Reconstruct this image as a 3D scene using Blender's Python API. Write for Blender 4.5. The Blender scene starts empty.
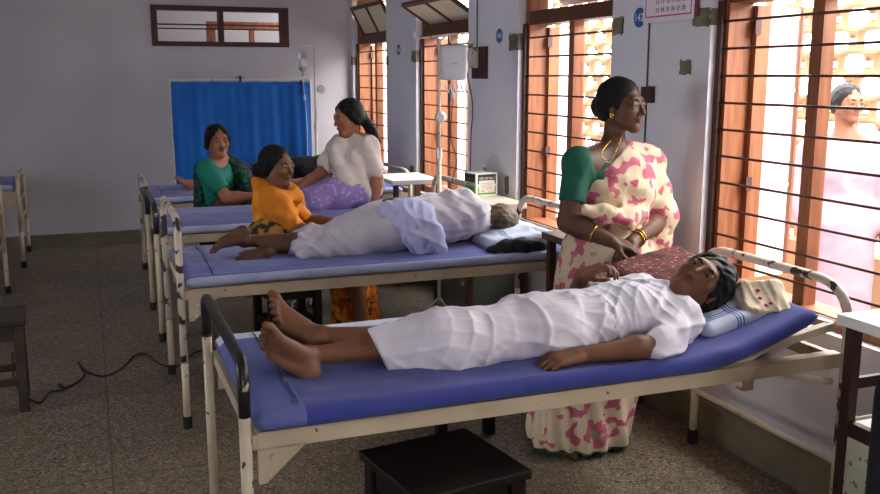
import bpy, bmesh, math, random
import numpy as np
from mathutils import Vector, Matrix
random.seed(7)
C = bpy.context.scene.collection
PI = math.pi
V = Vector

# ------------------------------------------------------------------ helpers
def s2l(c):
    return tuple((x/12.92 if x <= .04045 else ((x+.055)/1.055)**2.4) for x in [v/255 for v in c])+(1,)

def mat(name, col, rough=.6, col2=None, nscale=6, lo=.35, hi=.65, metal=0, bump=0, bscale=60,
        chips=None, bdist=.01, crease=False, chip_scale=25, chip_at=.62, spec=.4, sheen=0, stretch=None, trans=0, alpha=1):
    m = bpy.data.materials.new(name); m.use_nodes = True
    nt = m.node_tree; N = nt.nodes; L = nt.links
    b = N['Principled BSDF']
    b.inputs['Roughness'].default_value = rough
    b.inputs['Metallic'].default_value = metal
    b.inputs['Specular IOR Level'].default_value = spec
    if sheen: b.inputs['Sheen Weight'].default_value = sheen
    if trans: b.inputs['Transmission Weight'].default_value = trans
    if alpha < 1: b.inputs['Alpha'].default_value = alpha
    tc = N.new('ShaderNodeTexCoord'); vec = tc.outputs['Object']
    if stretch:
        mp = N.new('ShaderNodeMapping'); mp.inputs['Scale'].default_value = stretch
        L.new(vec, mp.inputs['Vector']); vec = mp.outputs['Vector']
    def noise(sc, det=4):
        n = N.new('ShaderNodeTexNoise'); n.inputs['Scale'].default_value = sc; n.inputs['Detail'].default_value = det
        L.new(vec, n.inputs['Vector']); return n.outputs['Fac']
    def ramp(f, a, z):
        r = N.new('ShaderNodeMapRange'); r.inputs['From Min'].default_value = a; r.inputs['From Max'].default_value = z
        L.new(f, r.inputs['Value']); return r.outputs['Result']
    def mix(f, a, z):
        x = N.new('ShaderNodeMix'); x.data_type = 'RGBA'
        if hasattr(f, 'links'): L.new(f, x.inputs[0])
        else: x.inputs[0].default_value = f
        for s, v in ((x.inputs[6], a), (x.inputs[7], z)):
            if hasattr(v, 'links'): L.new(v, s)
            else: s.default_value = v
        return x.outputs[2]
    c = s2l(col)
    if col2: c = mix(ramp(noise(nscale), lo, hi), c, s2l(col2))
    if chips: c = mix(ramp(noise(chip_scale, 6), chip_at, chip_at+.02), c, s2l(chips))
    if hasattr(c, 'links'): L.new(c, b.inputs['Base Color'])
    else: b.inputs['Base Color'].default_value = c
    if bump:
        bp = N.new('ShaderNodeBump'); bp.inputs['Strength'].default_value = bump; bp.inputs['Distance'].default_value = bdist
        h = noise(bscale, 5)
        if crease:
            n = h.node; n.noise_type = 'RIDGED_MULTIFRACTAL'; n.inputs['Detail'].default_value = 1.6; n.inputs['Distortion'].default_value = .8; n.inputs['Roughness'].default_value = .45
        L.new(h, bp.inputs['Height']); L.new(bp.outputs['Normal'], b.inputs['Normal'])
    HELP[name] = (nt, N, L, b, vec, noise, ramp, mix)
    return m
HELP = {}

def cam_axes():
    P = math.radians(10.6); Y = math.radians(20.9)
    cy, sy, cp, sp = math.cos(Y), math.sin(Y), math.cos(P), math.sin(P)
    return V((sy*cp, cy*cp, -sp)), V((cy, -sy, 0)), V((sy*sp, cy*sp, cp))
FWD, RGT, UPV = cam_axes()
EYE = V((0, 0, 1.55))
def at(px, py, Y):            # a point seen in the photograph, at distance Y down the ward
    r = FWD + RGT*((px-440)/915) + UPV*((247-py)/915)
    return EYE + r*(Y/r.y)

def tag(o, label=None, cat=None, group=None, kind=None):
    if label: o['label'] = label
    if cat: o['category'] = cat
    if group: o['group'] = group
    if kind: o['kind'] = kind
    return o
def empty(name, loc=(0,0,0), rz=0):
    o = bpy.data.objects.new(name, None); C.objects.link(o); o.location = loc; o.rotation_euler = (0,0,rz)
    o.empty_display_size = .1
    return o
def thing(name, label, cat, loc=(0,0,0), rz=0, group=None):
    return tag(empty(name, loc, rz), label, cat, group)
def link_mesh(name, me, m=None, parent=None, smooth=False):
    o = bpy.data.objects.new(name, me); C.objects.link(o)
    if m: me.materials.append(m)
    if smooth:
        for p in me.polygons: p.use_smooth = True
    if parent: o.parent = parent
    return o
def fin(name, bm, m=None, parent=None, smooth=False, world=False, bevel=0):
    """link a bmesh; world=True: its coordinates are world ones, the parent's location is taken off"""
    me = bpy.data.meshes.new(name)
    bmesh.ops.recalc_face_normals(bm, faces=bm.faces)
    bm.to_mesh(me); bm.free()
    if world and parent:
        l = wloc(parent)
        me.transform(Matrix.Translation(-l))
    o = link_mesh(name, me, m, parent, smooth)
    if bevel:
        b = o.modifiers.new('b', 'BEVEL'); b.width = bevel; b.segments = 2; b.limit_method = 'ANGLE'
    return o
def wloc(o):
    l = V((0,0,0))
    while o: l += o.location; o = o.parent
    return l
def copy_tree(o, parent=None):
    c = o.copy(); C.objects.link(c); c.parent = parent
    for ch in [x for x in list(C.objects) if x.parent == o]: copy_tree(ch, c)
    return c
def B(): return bmesh.new()
def box(bm, x0, x1, y0, y1, z0, z1, M=None):
    vs = [bm.verts.new((x, y, z)) for z in (z0, z1) for x, y in ((x0,y0),(x1,y0),(x1,y1),(x0,y1))]
    for f in ((3,2,1,0),(4,5,6,7),(0,1,5,4),(1,2,6,5),(2,3,7,6),(3,0,4,7)): bm.faces.new([vs[i] for i in f])
    if M: bmesh.ops.transform(bm, matrix=M, verts=vs)
    return bm
def beam(bm, a, b, w, h, up=(0,0,1)):
    a, b = V(a), V(b); d = (b-a); l = d.length; d.normalize(); u = V(up)
    s = d.cross(u).normalized(); u = s.cross(d).normalized()
    M = Matrix(((d.x,s.x,u.x,a.x),(d.y,s.y,u.y,a.y),(d.z,s.z,u.z,a.z),(0,0,0,1)))
    return box(bm, 0, l, -w/2, w/2, -h/2, h/2, M)
def rounded(pts, r, n=5):
    pts = [V(p) for p in pts]; out = [pts[0]]
    for i in range(1, len(pts)-1):
        p, a, b = pts[i], pts[i-1], pts[i+1]
        rr = min(r, (a-p).length*.49, (b-p).length*.49)
        s = p+(a-p).normalized()*rr; e = p+(b-p).normalized()*rr
        for k in range(n+1):
            t = k/n; out.append(s*(1-t)**2+p*2*t*(1-t)+e*t*t)
    out.append(pts[-1]); return out
def tube(bm, pts, r, n=10, ry=None, cap=True):
    pts = [V(p) for p in pts]; rings = []; u = None
    rs = r if isinstance(r, (list, tuple)) else [r]*len(pts)
    for i, p in enumerate(pts):
        t = ((pts[min(i+1, len(pts)-1)]-pts[max(i-1, 0)])).normalized()
        if u is None:
            u = t.orthogonal().normalized()
            if ry: u = (V((0,0,1)) - t*t.z).normalized() if abs(t.z) < .9 else (V((1,0,0))-t*t.x).normalized()
        u = (u-t*u.dot(t)).normalized(); w = t.cross(u)
        rings.append([bm.verts.new(p+u*(rs[i]*math.cos(2*PI*k/n))+w*((ry or rs[i])*math.sin(2*PI*k/n))) for k in range(n)])
    for a, b in zip(rings, rings[1:]):
        for k in range(n): bm.faces.new((a[k], a[(k+1)%n], b[(k+1)%n], b[k]))
    if cap: bm.faces.new(rings[0][::-1]); bm.faces.new(rings[-1])
    return bm
def smooth_curve(pts, n=8):
    pts = [V(p) for p in pts]; P = [pts[0]]+pts+[pts[-1]]; out = []
    for i in range(1, len(P)-2):
        for k in range(n):
            t = k/n; a, b, c, d = P[i-1], P[i], P[i+1], P[i+2]
            out.append(.5*((2*b)+(c-a)*t+(2*a-5*b+4*c-d)*t*t+(3*b-a-3*c+d)*t**3))
    out.append(pts[-1]); return out
def lathe(bm, prof, c=(0,0,0), n=20, axis='z'):
    c = V(c); rings = []
    for r, h in prof:
        ring = []
        for k in range(n):
            x, y = r*math.cos(2*PI*k/n), r*math.sin(2*PI*k/n)
            v = {'z': V((x,y,h)), 'x': V((h,x,y)), 'y': V((x,h,y))}[axis]
            ring.append(bm.verts.new(c+v))
        rings.append(ring)
    for a, b in zip(rings, rings[1:]):
        for k in range(n): bm.faces.new((a[k], a[(k+1)%n], b[(k+1)%n], b[k]))
    bm.faces.new(rings[0][::-1]); bm.faces.new(rings[-1]); return bm
def text(name, s, size, M, m, parent=None, align='CENTER', ext=.0004):
    cu = bpy.data.curves.new(name, 'FONT'); cu.body = s; cu.size = size; cu.align_x = align; cu.align_y = 'CENTER'; cu.extrude = ext
    t = bpy.data.objects.new(name, cu); C.objects.link(t)
    dg = bpy.context.evaluated_depsgraph_get()
    me = bpy.data.meshes.new_from_object(t.evaluated_get(dg))
    bpy.data.objects.remove(t); bpy.data.curves.remove(cu)
    me.transform(M)
    if parent: me.transform(Matrix.Translation(-wloc(parent)))
    me.materials.clear(); return link_mesh(name, me, m, parent)

# ------------------------------------------------------------------ sculpting by signed distances
def A(v): return np.array(v, dtype=np.float32)
class Sculpt:
    def __init__(s): s.ops = []; s.clips = []; s.disp = None
    def cap(s, a, b, ra, rb=None, k=.015, sub=False):
        s.ops.append(('c', A(a), A(b), ra, ra if rb is None else rb, k, sub)); return s
    def chain(s, pts, rs, k=.015):
        for i in range(len(pts)-1): s.cap(pts[i], pts[i+1], rs[i], rs[i+1], k)
        return s
    def ell(s, c, r, M=None, k=.02, sub=False):
        s.ops.append(('e', A(c), A(r), np.eye(3, dtype=np.float32) if M is None else A(M), None, k, sub)); return s
    def box(s, c, h, M=None, rnd=.01, k=.01, sub=False):
        s.ops.append(('b', A(c), A(h), np.eye(3, dtype=np.float32) if M is None else A(M), rnd, k, sub)); return s
    def clip(s, p, n): s.clips.append((A(p), A(n)/np.linalg.norm(n))); return s   # keeps the side n points away from
    def bounds(s, pad):
        lo, hi = [], []
        for o in s.ops:
            if o[6]: continue
            if o[0] == 'c': r = max(o[3], o[4]); lo.append(np.minimum(o[1], o[2])-r); hi.append(np.maximum(o[1], o[2])+r)
            else:
                r = np.abs(o[3]) @ o[2] if False else np.sqrt(((o[3]*o[2][None, :])**2).sum(1)) if o[0] == 'e' else np.abs(o[3]) @ o[2]
                lo.append(o[1]-r); hi.append(o[1]+r)
        return np.min(lo, 0)-pad, np.max(hi, 0)+pad
    def mesh(s, res, lo=None, hi=None):
        if lo is None: lo, hi = s.bounds(res*2.5+.01)
        else:
            l2, h2 = s.bounds(res*2.5+.01); lo = np.maximum(A(lo), l2); hi = np.minimum(A(hi), h2)
        n = np.maximum(((hi-lo)/res).astype(int)+2, 4)
        ax = [lo[i]+res*np.arange(n[i], dtype=np.float32) for i in range(3)]
        D = np.full(tuple(n), .12, dtype=np.float32)
        for o in s.ops:
            kind, k, sub = o[0], o[5], o[6]
            if kind == 'c': r = max(o[3], o[4]); a, b = np.minimum(o[1], o[2])-r, np.maximum(o[1], o[2])+r
            elif kind == 'e': r = np.sqrt(((o[3]*o[2][None, :])**2).sum(1)); a, b = o[1]-r, o[1]+r
            else: r = np.abs(o[3]) @ o[2]; a, b = o[1]-r, o[1]+r
            pad = k+3*res+.02
            i0 = np.clip(np.floor((a-pad-lo)/res).astype(int), 0, n); i1 = np.clip(np.ceil((b+pad-lo)/res).astype(int)+1, 0, n)
            if (i1 <= i0).any(): continue
            sl = tuple(slice(i0[i], i1[i]) for i in range(3))
            X = ax[0][sl[0]][:, None, None]; Y = ax[1][sl[1]][None, :, None]; Z = ax[2][sl[2]][None, None, :]
            if kind == 'c':
                p, q = o[1], o[2]; d = q-p; dd = max(float(d@d), 1e-9)
                t = np.clip(((X-p[0])*d[0]+(Y-p[1])*d[1]+(Z-p[2])*d[2])/dd, 0, 1)
                dist = np.sqrt((X-p[0]-t*d[0])**2+(Y-p[1]-t*d[1])**2+(Z-p[2]-t*d[2])**2)-(o[3]+(o[4]-o[3])*t)
            else:
                M = o[3]; dx, dy, dz = X-o[1][0], Y-o[1][1], Z-o[1][2]
                l = [dx*M[0, i]+dy*M[1, i]+dz*M[2, i] for i in range(3)]       # columns of M are the local axes
                if kind == 'e':
                    r = o[2]; k0 = np.sqrt((l[0]/r[0])**2+(l[1]/r[1])**2+(l[2]/r[2])**2)
                    k1 = np.sqrt((l[0]/r[0]**2)**2+(l[1]/r[1]**2)**2+(l[2]/r[2]**2)**2)
                    dist = k0*(k0-1)/np.maximum(k1, 1e-6)
                else:
                    h = o[2]-o[4]; q = [np.abs(l[i])-h[i] for i in range(3)]
                    dist = np.sqrt(sum(np.maximum(v, 0)**2 for v in q))+np.minimum(np.maximum(np.maximum(q[0], q[1]), q[2]), 0)-o[4]
            cur = D[sl]
            if sub:
                h = np.maximum(k-np.abs(cur+dist), 0)/k; D[sl] = np.maximum(cur, -dist)+h*h*k*.25
            else:
                h = np.maximum(k-np.abs(cur-dist), 0)/k; D[sl] = np.minimum(cur, dist)-h*h*k*.25
        X = ax[0][:, None, None]; Y = ax[1][None, :, None]; Z = ax[2][None, None, :]
        if s.disp is not None: D = D+s.disp(X, Y, Z).astype(np.float32)
        for p, nn in s.clips: D = np.maximum(D, (X-p[0])*nn[0]+(Y-p[1])*nn[1]+(Z-p[2])*nn[2])
        D[0], D[-1] = .05, .05; D[:, 0], D[:, -1] = .05, .05; D[:, :, 0], D[:, :, -1] = .05, .05
        return nets(D, lo, res)
def nets(D, lo, res):
    S = D < 0
    acc = np.zeros(tuple(np.array(D.shape)-1)+(3,), dtype=np.float32); cnt = np.zeros(tuple(np.array(D.shape)-1), dtype=np.float32)
    E = []
    for axis in range(3):
        o1, o2 = [i for i in range(3) if i != axis]
        a = [slice(None)]*3; b = [slice(None)]*3; a[axis] = slice(0, -1); b[axis] = slice(1, None)
        Da, Db = D[tuple(a)], D[tuple(b)]; cr = S[tuple(a)] != S[tuple(b)]
        idx = np.argwhere(cr); t = Da[cr]/(Da[cr]-Db[cr])
        pos = idx.astype(np.float32); pos[:, axis] += t
        E.append((idx, S[tuple(a)][cr]))
        for u in (0, 1):
            for v in (0, 1):
                c = idx.copy(); c[:, o1] -= u; c[:, o2] -= v
                ok = (c >= 0).all(1) & (c < np.array(acc.shape[:3])).all(1)
                np.add.at(acc, tuple(c[ok].T), pos[ok]); np.add.at(cnt, tuple(c[ok].T), 1)
    act = cnt > 0; ids = np.full(cnt.shape, -1, dtype=np.int64); ids[act] = np.arange(act.sum())
    verts = lo+res*(acc[act]/cnt[act][:, None])
    faces = []
    for axis, (idx, ins) in enumerate(E):
        o1, o2 = [(1, 2), (2, 0), (0, 1)][axis]
        q = []
        for u, v in ((0, 0), (1, 0), (1, 1), (0, 1)):
            c = idx.copy(); c[:, o1] -= u; c[:, o2] -= v; q.append(c)
        ok = np.ones(len(idx), bool)
        for c in q: ok &= (c >= 0).all(1) & (c < np.array(ids.shape)).all(1)
        f = np.stack([ids[tuple(c[ok].T)] for c in q], 1); w = ins[ok]
        f[~w] = f[~w][:, ::-1]; faces.append(f)
    return verts, np.concatenate(faces)
def sculpt_obj(name, sc, res, m, parent=None, regions=None):
    parts = [sc.mesh(res)] if not regions else [sc.mesh(r, lo, hi) for lo, hi, r in regions]
    vs, fs, off = [], [], 0
    for v, f in parts: vs.append(v); fs.append(f+off); off += len(v)
    v = np.concatenate(vs); f = np.concatenate(fs)
    if parent: v = v-A(wloc(parent))
    me = bpy.data.meshes.new(name)
    me.from_pydata(v.tolist(), [], f.tolist()); me.validate(); me.update()
    return link_mesh(name, me, m, parent, True)
def frame(fwd, up):          # columns: right, forward, up
    u = V(up).normalized(); f = V(fwd); f = (f-u*f.dot(u)).normalized(); r = f.cross(u)
    return r, f, u, np.array([[r[i], f[i], u[i]] for i in range(3)], dtype=np.float32)
def wave(amp, scales, dirs, seed=0):
    rng = np.random.RandomState(seed)
    ph = rng.rand(len(scales))*6
    def f(X, Y, Z):
        t = 0
        for sc, d, p in zip(scales, dirs, ph):
            w = .35*np.sin(X*sc*.43+Y*sc*.31+p*2)+.35*np.sin(Z*sc*.51-Y*sc*.27+p)
            t = t+np.sin((X*d[0]+Y*d[1]+Z*d[2])*sc+p+2.2*w)
        return amp*t/len(scales)
    return f

def sculpt_head(S, c, fwd, up, s=1.0, k=.018):
    r, f, u, M = frame(fwd, up); c = V(c)
    P = lambda x, y, z: c+(r*x+f*y+u*z)*s
    R = lambda *t: tuple(v*s for v in t)
    S.ell(P(0,-.018,.035), R(.073,.092,.078), M, k)
    S.ell(P(0,.024,-.018), R(.06,.064,.074), M, k)
    for q in (-1, 1):
        S.cap(P(q*.045,.0,-.05), P(q*.012,.062,-.086), .02*s, .017*s, .03)
        S.ell(P(q*.036,.056,-.02), R(.022,.02,.02), M, .03)
    S.ell(P(0,.068,-.09), R(.02,.017,.016), M, .02)
    S.cap(P(-.034,.072,.026), P(.034,.072,.026), .011*s, None, .02)
    for q in (-1, 1): S.ell(P(q*.031,.096,.004), R(.018,.018,.012), M, .012, sub=True)
    S.cap(P(0,.083,.014), P(0,.103,-.026), .0065*s, .0105*s, .012)
    for q in (-1, 1): S.ell(P(q*.012,.09,-.031), R(.0085,.009,.0075), M, .006)
    S.ell(P(0,.083,-.055), R(.021,.011,.011), M, .01)
    for q in (-1, 1):
        S.cap(P(q*.031-.013,.0815,.0095), P(q*.031+.013,.0795,.0090), .0066*s, None, .006)
        S.cap(P(q*.031-.012,.0795,-.0045), P(q*.031+.012,.0775,-.0045), .0054*s, None, .006)
        S.ell(P(q*.073,-.006,-.006), R(.009,.018,.03), M, .006)
    return P, R, M
def face_parts(P, R, M, body, small=False):
    for q in (-1, 1):
        e = Sculpt().ell(P(q*.031,.0745,.0022), R(.0125,.0115,.0095), M)
        eo = sculpt_obj('eye', e, .002 if not small else .003, MT['eye'], body)
        i = Sculpt().ell(P(q*.031,.0825,.0022), R(.0068,.0045,.0066), M)
        sculpt_obj('iris', i, .0012 if not small else .002, MT['iris'], eo)
        b = Sculpt().chain([P(q*.014,.0865,.021), P(q*.03,.086,.027), P(q*.048,.072,.022)], [.0028,.0034,.002], .002)
        sculpt_obj('eyebrow', b, .002, MT['hair'], body)
    l = Sculpt().ell(P(0,.0905,-.0505), R(.018,.006,.0048), M, .002).ell(P(0,.0895,-.0605), R(.016,.0065,.0052), M, .002)
    sculpt_obj('lips', l, .002, MT['lips'], body)
def sculpt_hand(S, wr, d, n, t, curl=.5, s=1.0, spread=1.0, curls=None):
    """wr wrist, d towards the fingers, n palm side, t thumb side"""
    wr, d, n, t = V(wr), V(d).normalized(), V(n), V(t)
    n = (n-d*n.dot(d)).normalized(); t = (t-d*t.dot(d)-n*t.dot(n)).normalized()
    offs = (.029, .0095, -.0095, -.027); lens = (.07, .078, .072, .056)
    for i, o in enumerate(offs):
        kn = wr+(d*(.088-.006*abs(i-1))+t*o*spread)*s
        S.cap(wr+(d*.008+t*o*.55)*s, kn, .0155*s, .0115*s, .012)
        p = kn; L = lens[i]*s; a = 0; cu = (curls[i] if curls else curl)
        for j, (fr, rr) in enumerate(((.43, .0092), (.31, .0082), (.26, .0074))):
            a += cu*(.9, 1.15, .8)[j]
            dd = d*math.cos(a)+n*math.sin(a)+t*(o*2.2*spread*math.cos(a))
            q = p+dd.normalized()*L*fr
            S.cap(p, q, rr*s, (rr-.0008)*s, .004); p = q
    b = wr+(d*.018+t*.018)*s
    p1 = b+(d*.55+t*.62+n*.45).normalized()*.042*s
    p2 = p1+(d*.85+t*.35+n*.4).normalized()*.032*s
    p3 = p2+(d*.95+t*.1+n*.35).normalized()*.024*s
    S.cap(b, p1, .0155*s, .0125*s, .012); S.cap(p1, p2, .0108*s, .0098*s, .004); S.cap(p2, p3, .0095*s, .0078*s, .004)
def sculpt_foot(S, an, u, w, side, s=1.0):
    """an ankle, u towards the toes, w towards the top of the foot, side +1 right -1 left"""
    an, u = V(an), V(u).normalized(); w = V(w); w = (w-u*w.dot(u)).normalized()
    m = u.cross(w)*(-side)                     # towards the big toe
    Pf = lambda a, b, c: an+(u*a+w*b+m*c)*s
    S.ell(Pf(-.028,-.045,0), (.034*s,.03*s,.03*s), None, .02)
    S.cap(an, Pf(-.012,-.035,0), .03*s, .029*s, .02)
    S.ell(Pf(0,-.004,.028), (.012*s,)*3, None, .012); S.ell(Pf(-.004,-.01,-.027), (.012*s,)*3, None, .012)
    S.cap(Pf(-.02,-.058,-.008), Pf(.09,-.06,-.03), .02*s, .015*s, .02)
    for i, o in enumerate((.03, .014, 0, -.014, -.028)):
        S.cap(Pf(.008,-.02,o*.45), Pf((.128,.13,.124,.114,.1)[i],-.058,o), .026*s, (.0165,.0125,.012,.0115,.0115)[i]*s, .014)
    for i, o in enumerate((.036, .0155, -.001, -.0165, -.031)):
        b = (.14,.138,.131,.12,.105)[i]; L = (.04,.034,.03,.026,.022)[i]; r = (.0135,.0088,.0085,.0082,.0082)[i]
        S.cap(Pf(b-.01,-.057,o), Pf(b+L*.6,-.05,o*1.06), r*s, r*.85*s, .005)
        S.cap(Pf(b+L*.6,-.05,o*1.06), Pf(b+L,-.058,o*1.08), r*.95*s, r*.95*s, .003)
def limb(S, a, b, c, r0, r1, r2, k=.02):
    """upper part a-b and lower part b-c with a fuller middle"""
    a, b, c = V(a), V(b), V(c)
    S.chain([a, a.lerp(b, .35), b], [r0, r0*.97, r1], k)
    S.chain([b, b.lerp(c, .3), c], [r1, r1*1.04, r2], k)
# ------------------------------------------------------------------ materials
MT = {}
def M_(k, *a, **kw): MT[k] = mat(k, *a, **kw); return MT[k]
M_('wall', (216,214,220), .75, (206,204,212), 1.6, chips=(182,180,186), chip_scale=2.2, chip_at=.72, bump=.04, bscale=30)
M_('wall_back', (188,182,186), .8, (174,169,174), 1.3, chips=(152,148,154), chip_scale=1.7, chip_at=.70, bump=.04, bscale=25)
M_('ceiling', (200,200,205), .9)
M_('skirting', (112,104,84), .6, (92,86,68), 5)
M_('cement', (118,114,92), .9, (92,90,70), 14, bump=.3, bscale=50)
M_('wood', (146,90,54), .5, (118,68,40), 3, stretch=(14,14,1.2), bump=.05, bscale=20)
M_('wood_dark', (70,34,24), .5, (52,26,18), 8)
M_('wood_brown', (92,52,30), .5, (70,38,22), 4, stretch=(2,8,8))
M_('stool_wood', (24,13,10), .55, (16,10,8), 6, spec=.2)
M_('stool_old', (62,48,34), .6, (44,34,25), 8)
M_('iron', (78,42,34), .5, (62,34,28), 20)
M_('paint_cream', (206,190,164), .42, (190,172,146), 5, chips=(62,48,38), chip_scale=26, chip_at=.66)
M_('paint_rail', (190,172,146), .45, (174,156,130), 5, chips=(80,60,46), chip_scale=30, chip_at=.70)
M_('paint_chipped', (208,196,180), .4, (190,178,160), 5, chips=(58,46,38), chip_scale=17, chip_at=.55)
M_('paint_black', (30,24,22), .32, chips=(190,165,130), chip_scale=16, chip_at=.68)
M_('rubber', (24,22,22), .7)
M_('blue', (70,78,156), .85, (62,69,144), 5, bump=.4, bscale=3, bdist=.03, crease=True, stretch=(1,2,1), sheen=.2)
M_('blue_pale', (94,102,158), .85, (84,92,146), 6, bump=.3, bscale=12)
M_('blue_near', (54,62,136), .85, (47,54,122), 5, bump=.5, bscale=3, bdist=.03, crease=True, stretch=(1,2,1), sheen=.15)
M_('lavender', (176,184,212), .85, (160,168,202), 6, bump=.2, bscale=14)
M_('sheet_white', (205,208,226), .8, bump=.2, bscale=20)
M_('curtain', (16,104,190), .75, (12,92,178), 3, bump=.1, bscale=12)
M_('metal', (200,200,200), .35, metal=.7)
M_('white_enamel', (215,208,196), .4, chips=(120,90,70), chip_scale=30, chip_at=.68)
M_('locker_cream', (206,204,184), .5, (188,186,160), 6, chips=(112,104,80), chip_scale=38, chip_at=.60)
M_('locker_top', (226,222,212), .35, chips=(150,146,120), chip_scale=20, chip_at=.66)
M_('table_top', (206,196,176), .35, (192,180,158), 4)
M_('locker_green', (88,92,82), .6, (70,74,66), 4)
M_('dark_frame', (52,28,22), .5)
M_('skin', (124,82,58), .5, (106,68,47), 9, spec=.3)
M_('skin_dark', (98,66,48), .5, (82,54,39), 9, spec=.3)
M_('skin_light', (160,104,76), .5, (146,92,66), 9, spec=.35)
M_('sole', (150,98,70), .6, (128,78,54), 16)
M_('hair', (11,9,9), .55, (20,17,16), 60, stretch=(1,1,6), bump=.5, bscale=90, spec=.2)
M_('hair_old', (16,15,16), .55, (58,56,56), 45, .5, .75, bump=.5, bscale=90, spec=.2)
M_('hair_grey', (112,94,70), .6, (52,42,34), 24, bump=.4, bscale=80)
M_('eye', (150,142,136), .4); M_('iris', (18,10,8), .15); M_('lips', (104,48,42), .5)
M_('gold', (214,160,60), .25, metal=1)
M_('white_cloth', (214,206,214), .8, (204,196,205), 7, bump=.7, bscale=6, bdist=.02, crease=True, sheen=.2)
M_('white_blouse', (222,216,226), .8, bump=.6, bscale=7, bdist=.02, crease=True, sheen=.2)
M_('gown', (206,198,204), .85, (194,186,196), 5, bump=.7, bscale=6, bdist=.02, crease=True)
M_('towel_lilac', (196,196,228), .85, (184,184,220), 6, bump=.7, bscale=7, bdist=.02, crease=True)
M_('pillow_white', (200,206,222), .8, bump=.25, bscale=16)
M_('stripe_blue', (70,84,150), .8)
M_('towel_cream', (232,214,184), .85, bump=.35, bscale=26)
M_('black_cloth', (22,20,24), .85, (70,66,42), 14, .55, .72, bump=.4, bscale=30)
M_('black_plain', (14,13,18), .85, bump=.4, bscale=20)
M_('paper', (206,206,214), .7, bump=.5, bscale=18)
M_('box_white', (226,228,222), .6); M_('box_green', (86,158,74), .6); M_('box_black', (40,44,40), .6); M_('box_pink', (222,206,196), .7); M_('print_grey', (92,96,92), .7)
M_('print_white', (225,225,225), .6); M_('badge_blue', (42,92,156), .5); M_('calendar', (222,212,222), .6); M_('red_print', (186,74,96), .6); M_('dark_print', (70,66,80), .6); M_('calendar_edge', (120,50,80), .7)
M_('glass_pane', (236,222,226), .5); M_('opal', (222,208,180), .5)
M_('jali', (146,110,78), .9, (134,98,68), 4)
M_('outside_floor', (150,138,125), .9)
M_('ochre', (226,138,18), .75, (208,118,12), 6, bump=.7, bscale=6, bdist=.02, crease=True)
M_('green_blouse', (14,126,104), .75, (10,110,90), 8, bump=.2, bscale=24)
M_('green_dark', (8,88,68), .75, (6,76,58), 8, bump=.2, bscale=24)
M_('bottle_plastic', (214,220,226), .2, trans=.5); M_('bottle_label', (196,204,216), .5)
M_('cable', (26,26,30), .6); M_('sandal', (58,50,48), .6)
M_('pink_white', (156,124,132), .8)

def weave(name, base, blobs, nscale, lo, hi, dark=None, dscale=0, dlo=.6, lines=0, linecol=None, bump=.12, rough=.8):
    """patterned cloth: patches of colour printed on a base, with woven lines"""
    m = mat(name, base, rough); nt, N, L, b, vec, noise, ramp, mix = HELP[name]
    c = mix(ramp(noise(nscale, 1.5), lo, hi), s2l(base), s2l(blobs))
    if dark: c = mix(ramp(noise(dscale, 2), dlo, dlo+.03), c, s2l(dark))
    if lines:
        mp = N.new('ShaderNodeMapping'); mp.inputs['Rotation'].default_value = (.6, .9, .3); L.new(vec, mp.inputs['Vector'])
        w = N.new('ShaderNodeTexWave'); w.inputs['Scale'].default_value = lines; w.inputs['Distortion'].default_value = 1.5
        L.new(mp.outputs['Vector'], w.inputs['Vector'])
        c = mix(ramp(w.outputs['Fac'], .55, .9), c, s2l(linecol)) if False else c
        x = N.new('ShaderNodeMix'); x.data_type = 'RGBA'; x.inputs[7].default_value = s2l(linecol)
        mm = N.new('ShaderNodeMath'); mm.operation = 'MULTIPLY'; mm.inputs[1].default_value = .45
        L.new(ramp(w.outputs['Fac'], .55, .9), mm.inputs[0]); L.new(mm.outputs[0], x.inputs[0]); L.new(c, x.inputs[6]); c = x.outputs[2]
    L.new(c, b.inputs['Base Color'])
    bp = N.new('ShaderNodeBump'); bp.inputs['Strength'].default_value = bump; bp.inputs['Distance'].default_value = .01
    L.new(noise(24, 2), bp.inputs['Height']); L.new(bp.outputs['Normal'], b.inputs['Normal'])
    MT[name] = m; return m
weave('saree_pink', (214,192,162), (184,70,108), 19, .54, .575, (120,140,100), 7, .68, 30, (186,160,130))
weave('saree_ochre', (196,112,14), (150,58,16), 16, .5, .6, (60,44,30), 22, .62)
weave('pallu_check', (176,128,52), (52,32,26), 26, .48, .54, (20,16,18), 9, .62)
weave('green_pallu', (8,40,36), (18,92,74), 34, .52, .62)
weave('purple_skirt', (134,112,166), (166,148,192), 38, .56, .62)
weave('maroon_pillow', (92,30,42), (176,146,112), 70, .60, .66, (58,16,28), 14, .55, 30, (140,100,84))
weave('kurta', (212,200,190), (202,190,180), 80, .4, .7)
weave('print_dark', (34,42,70), (110,100,140), 30, .55, .62)

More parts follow.
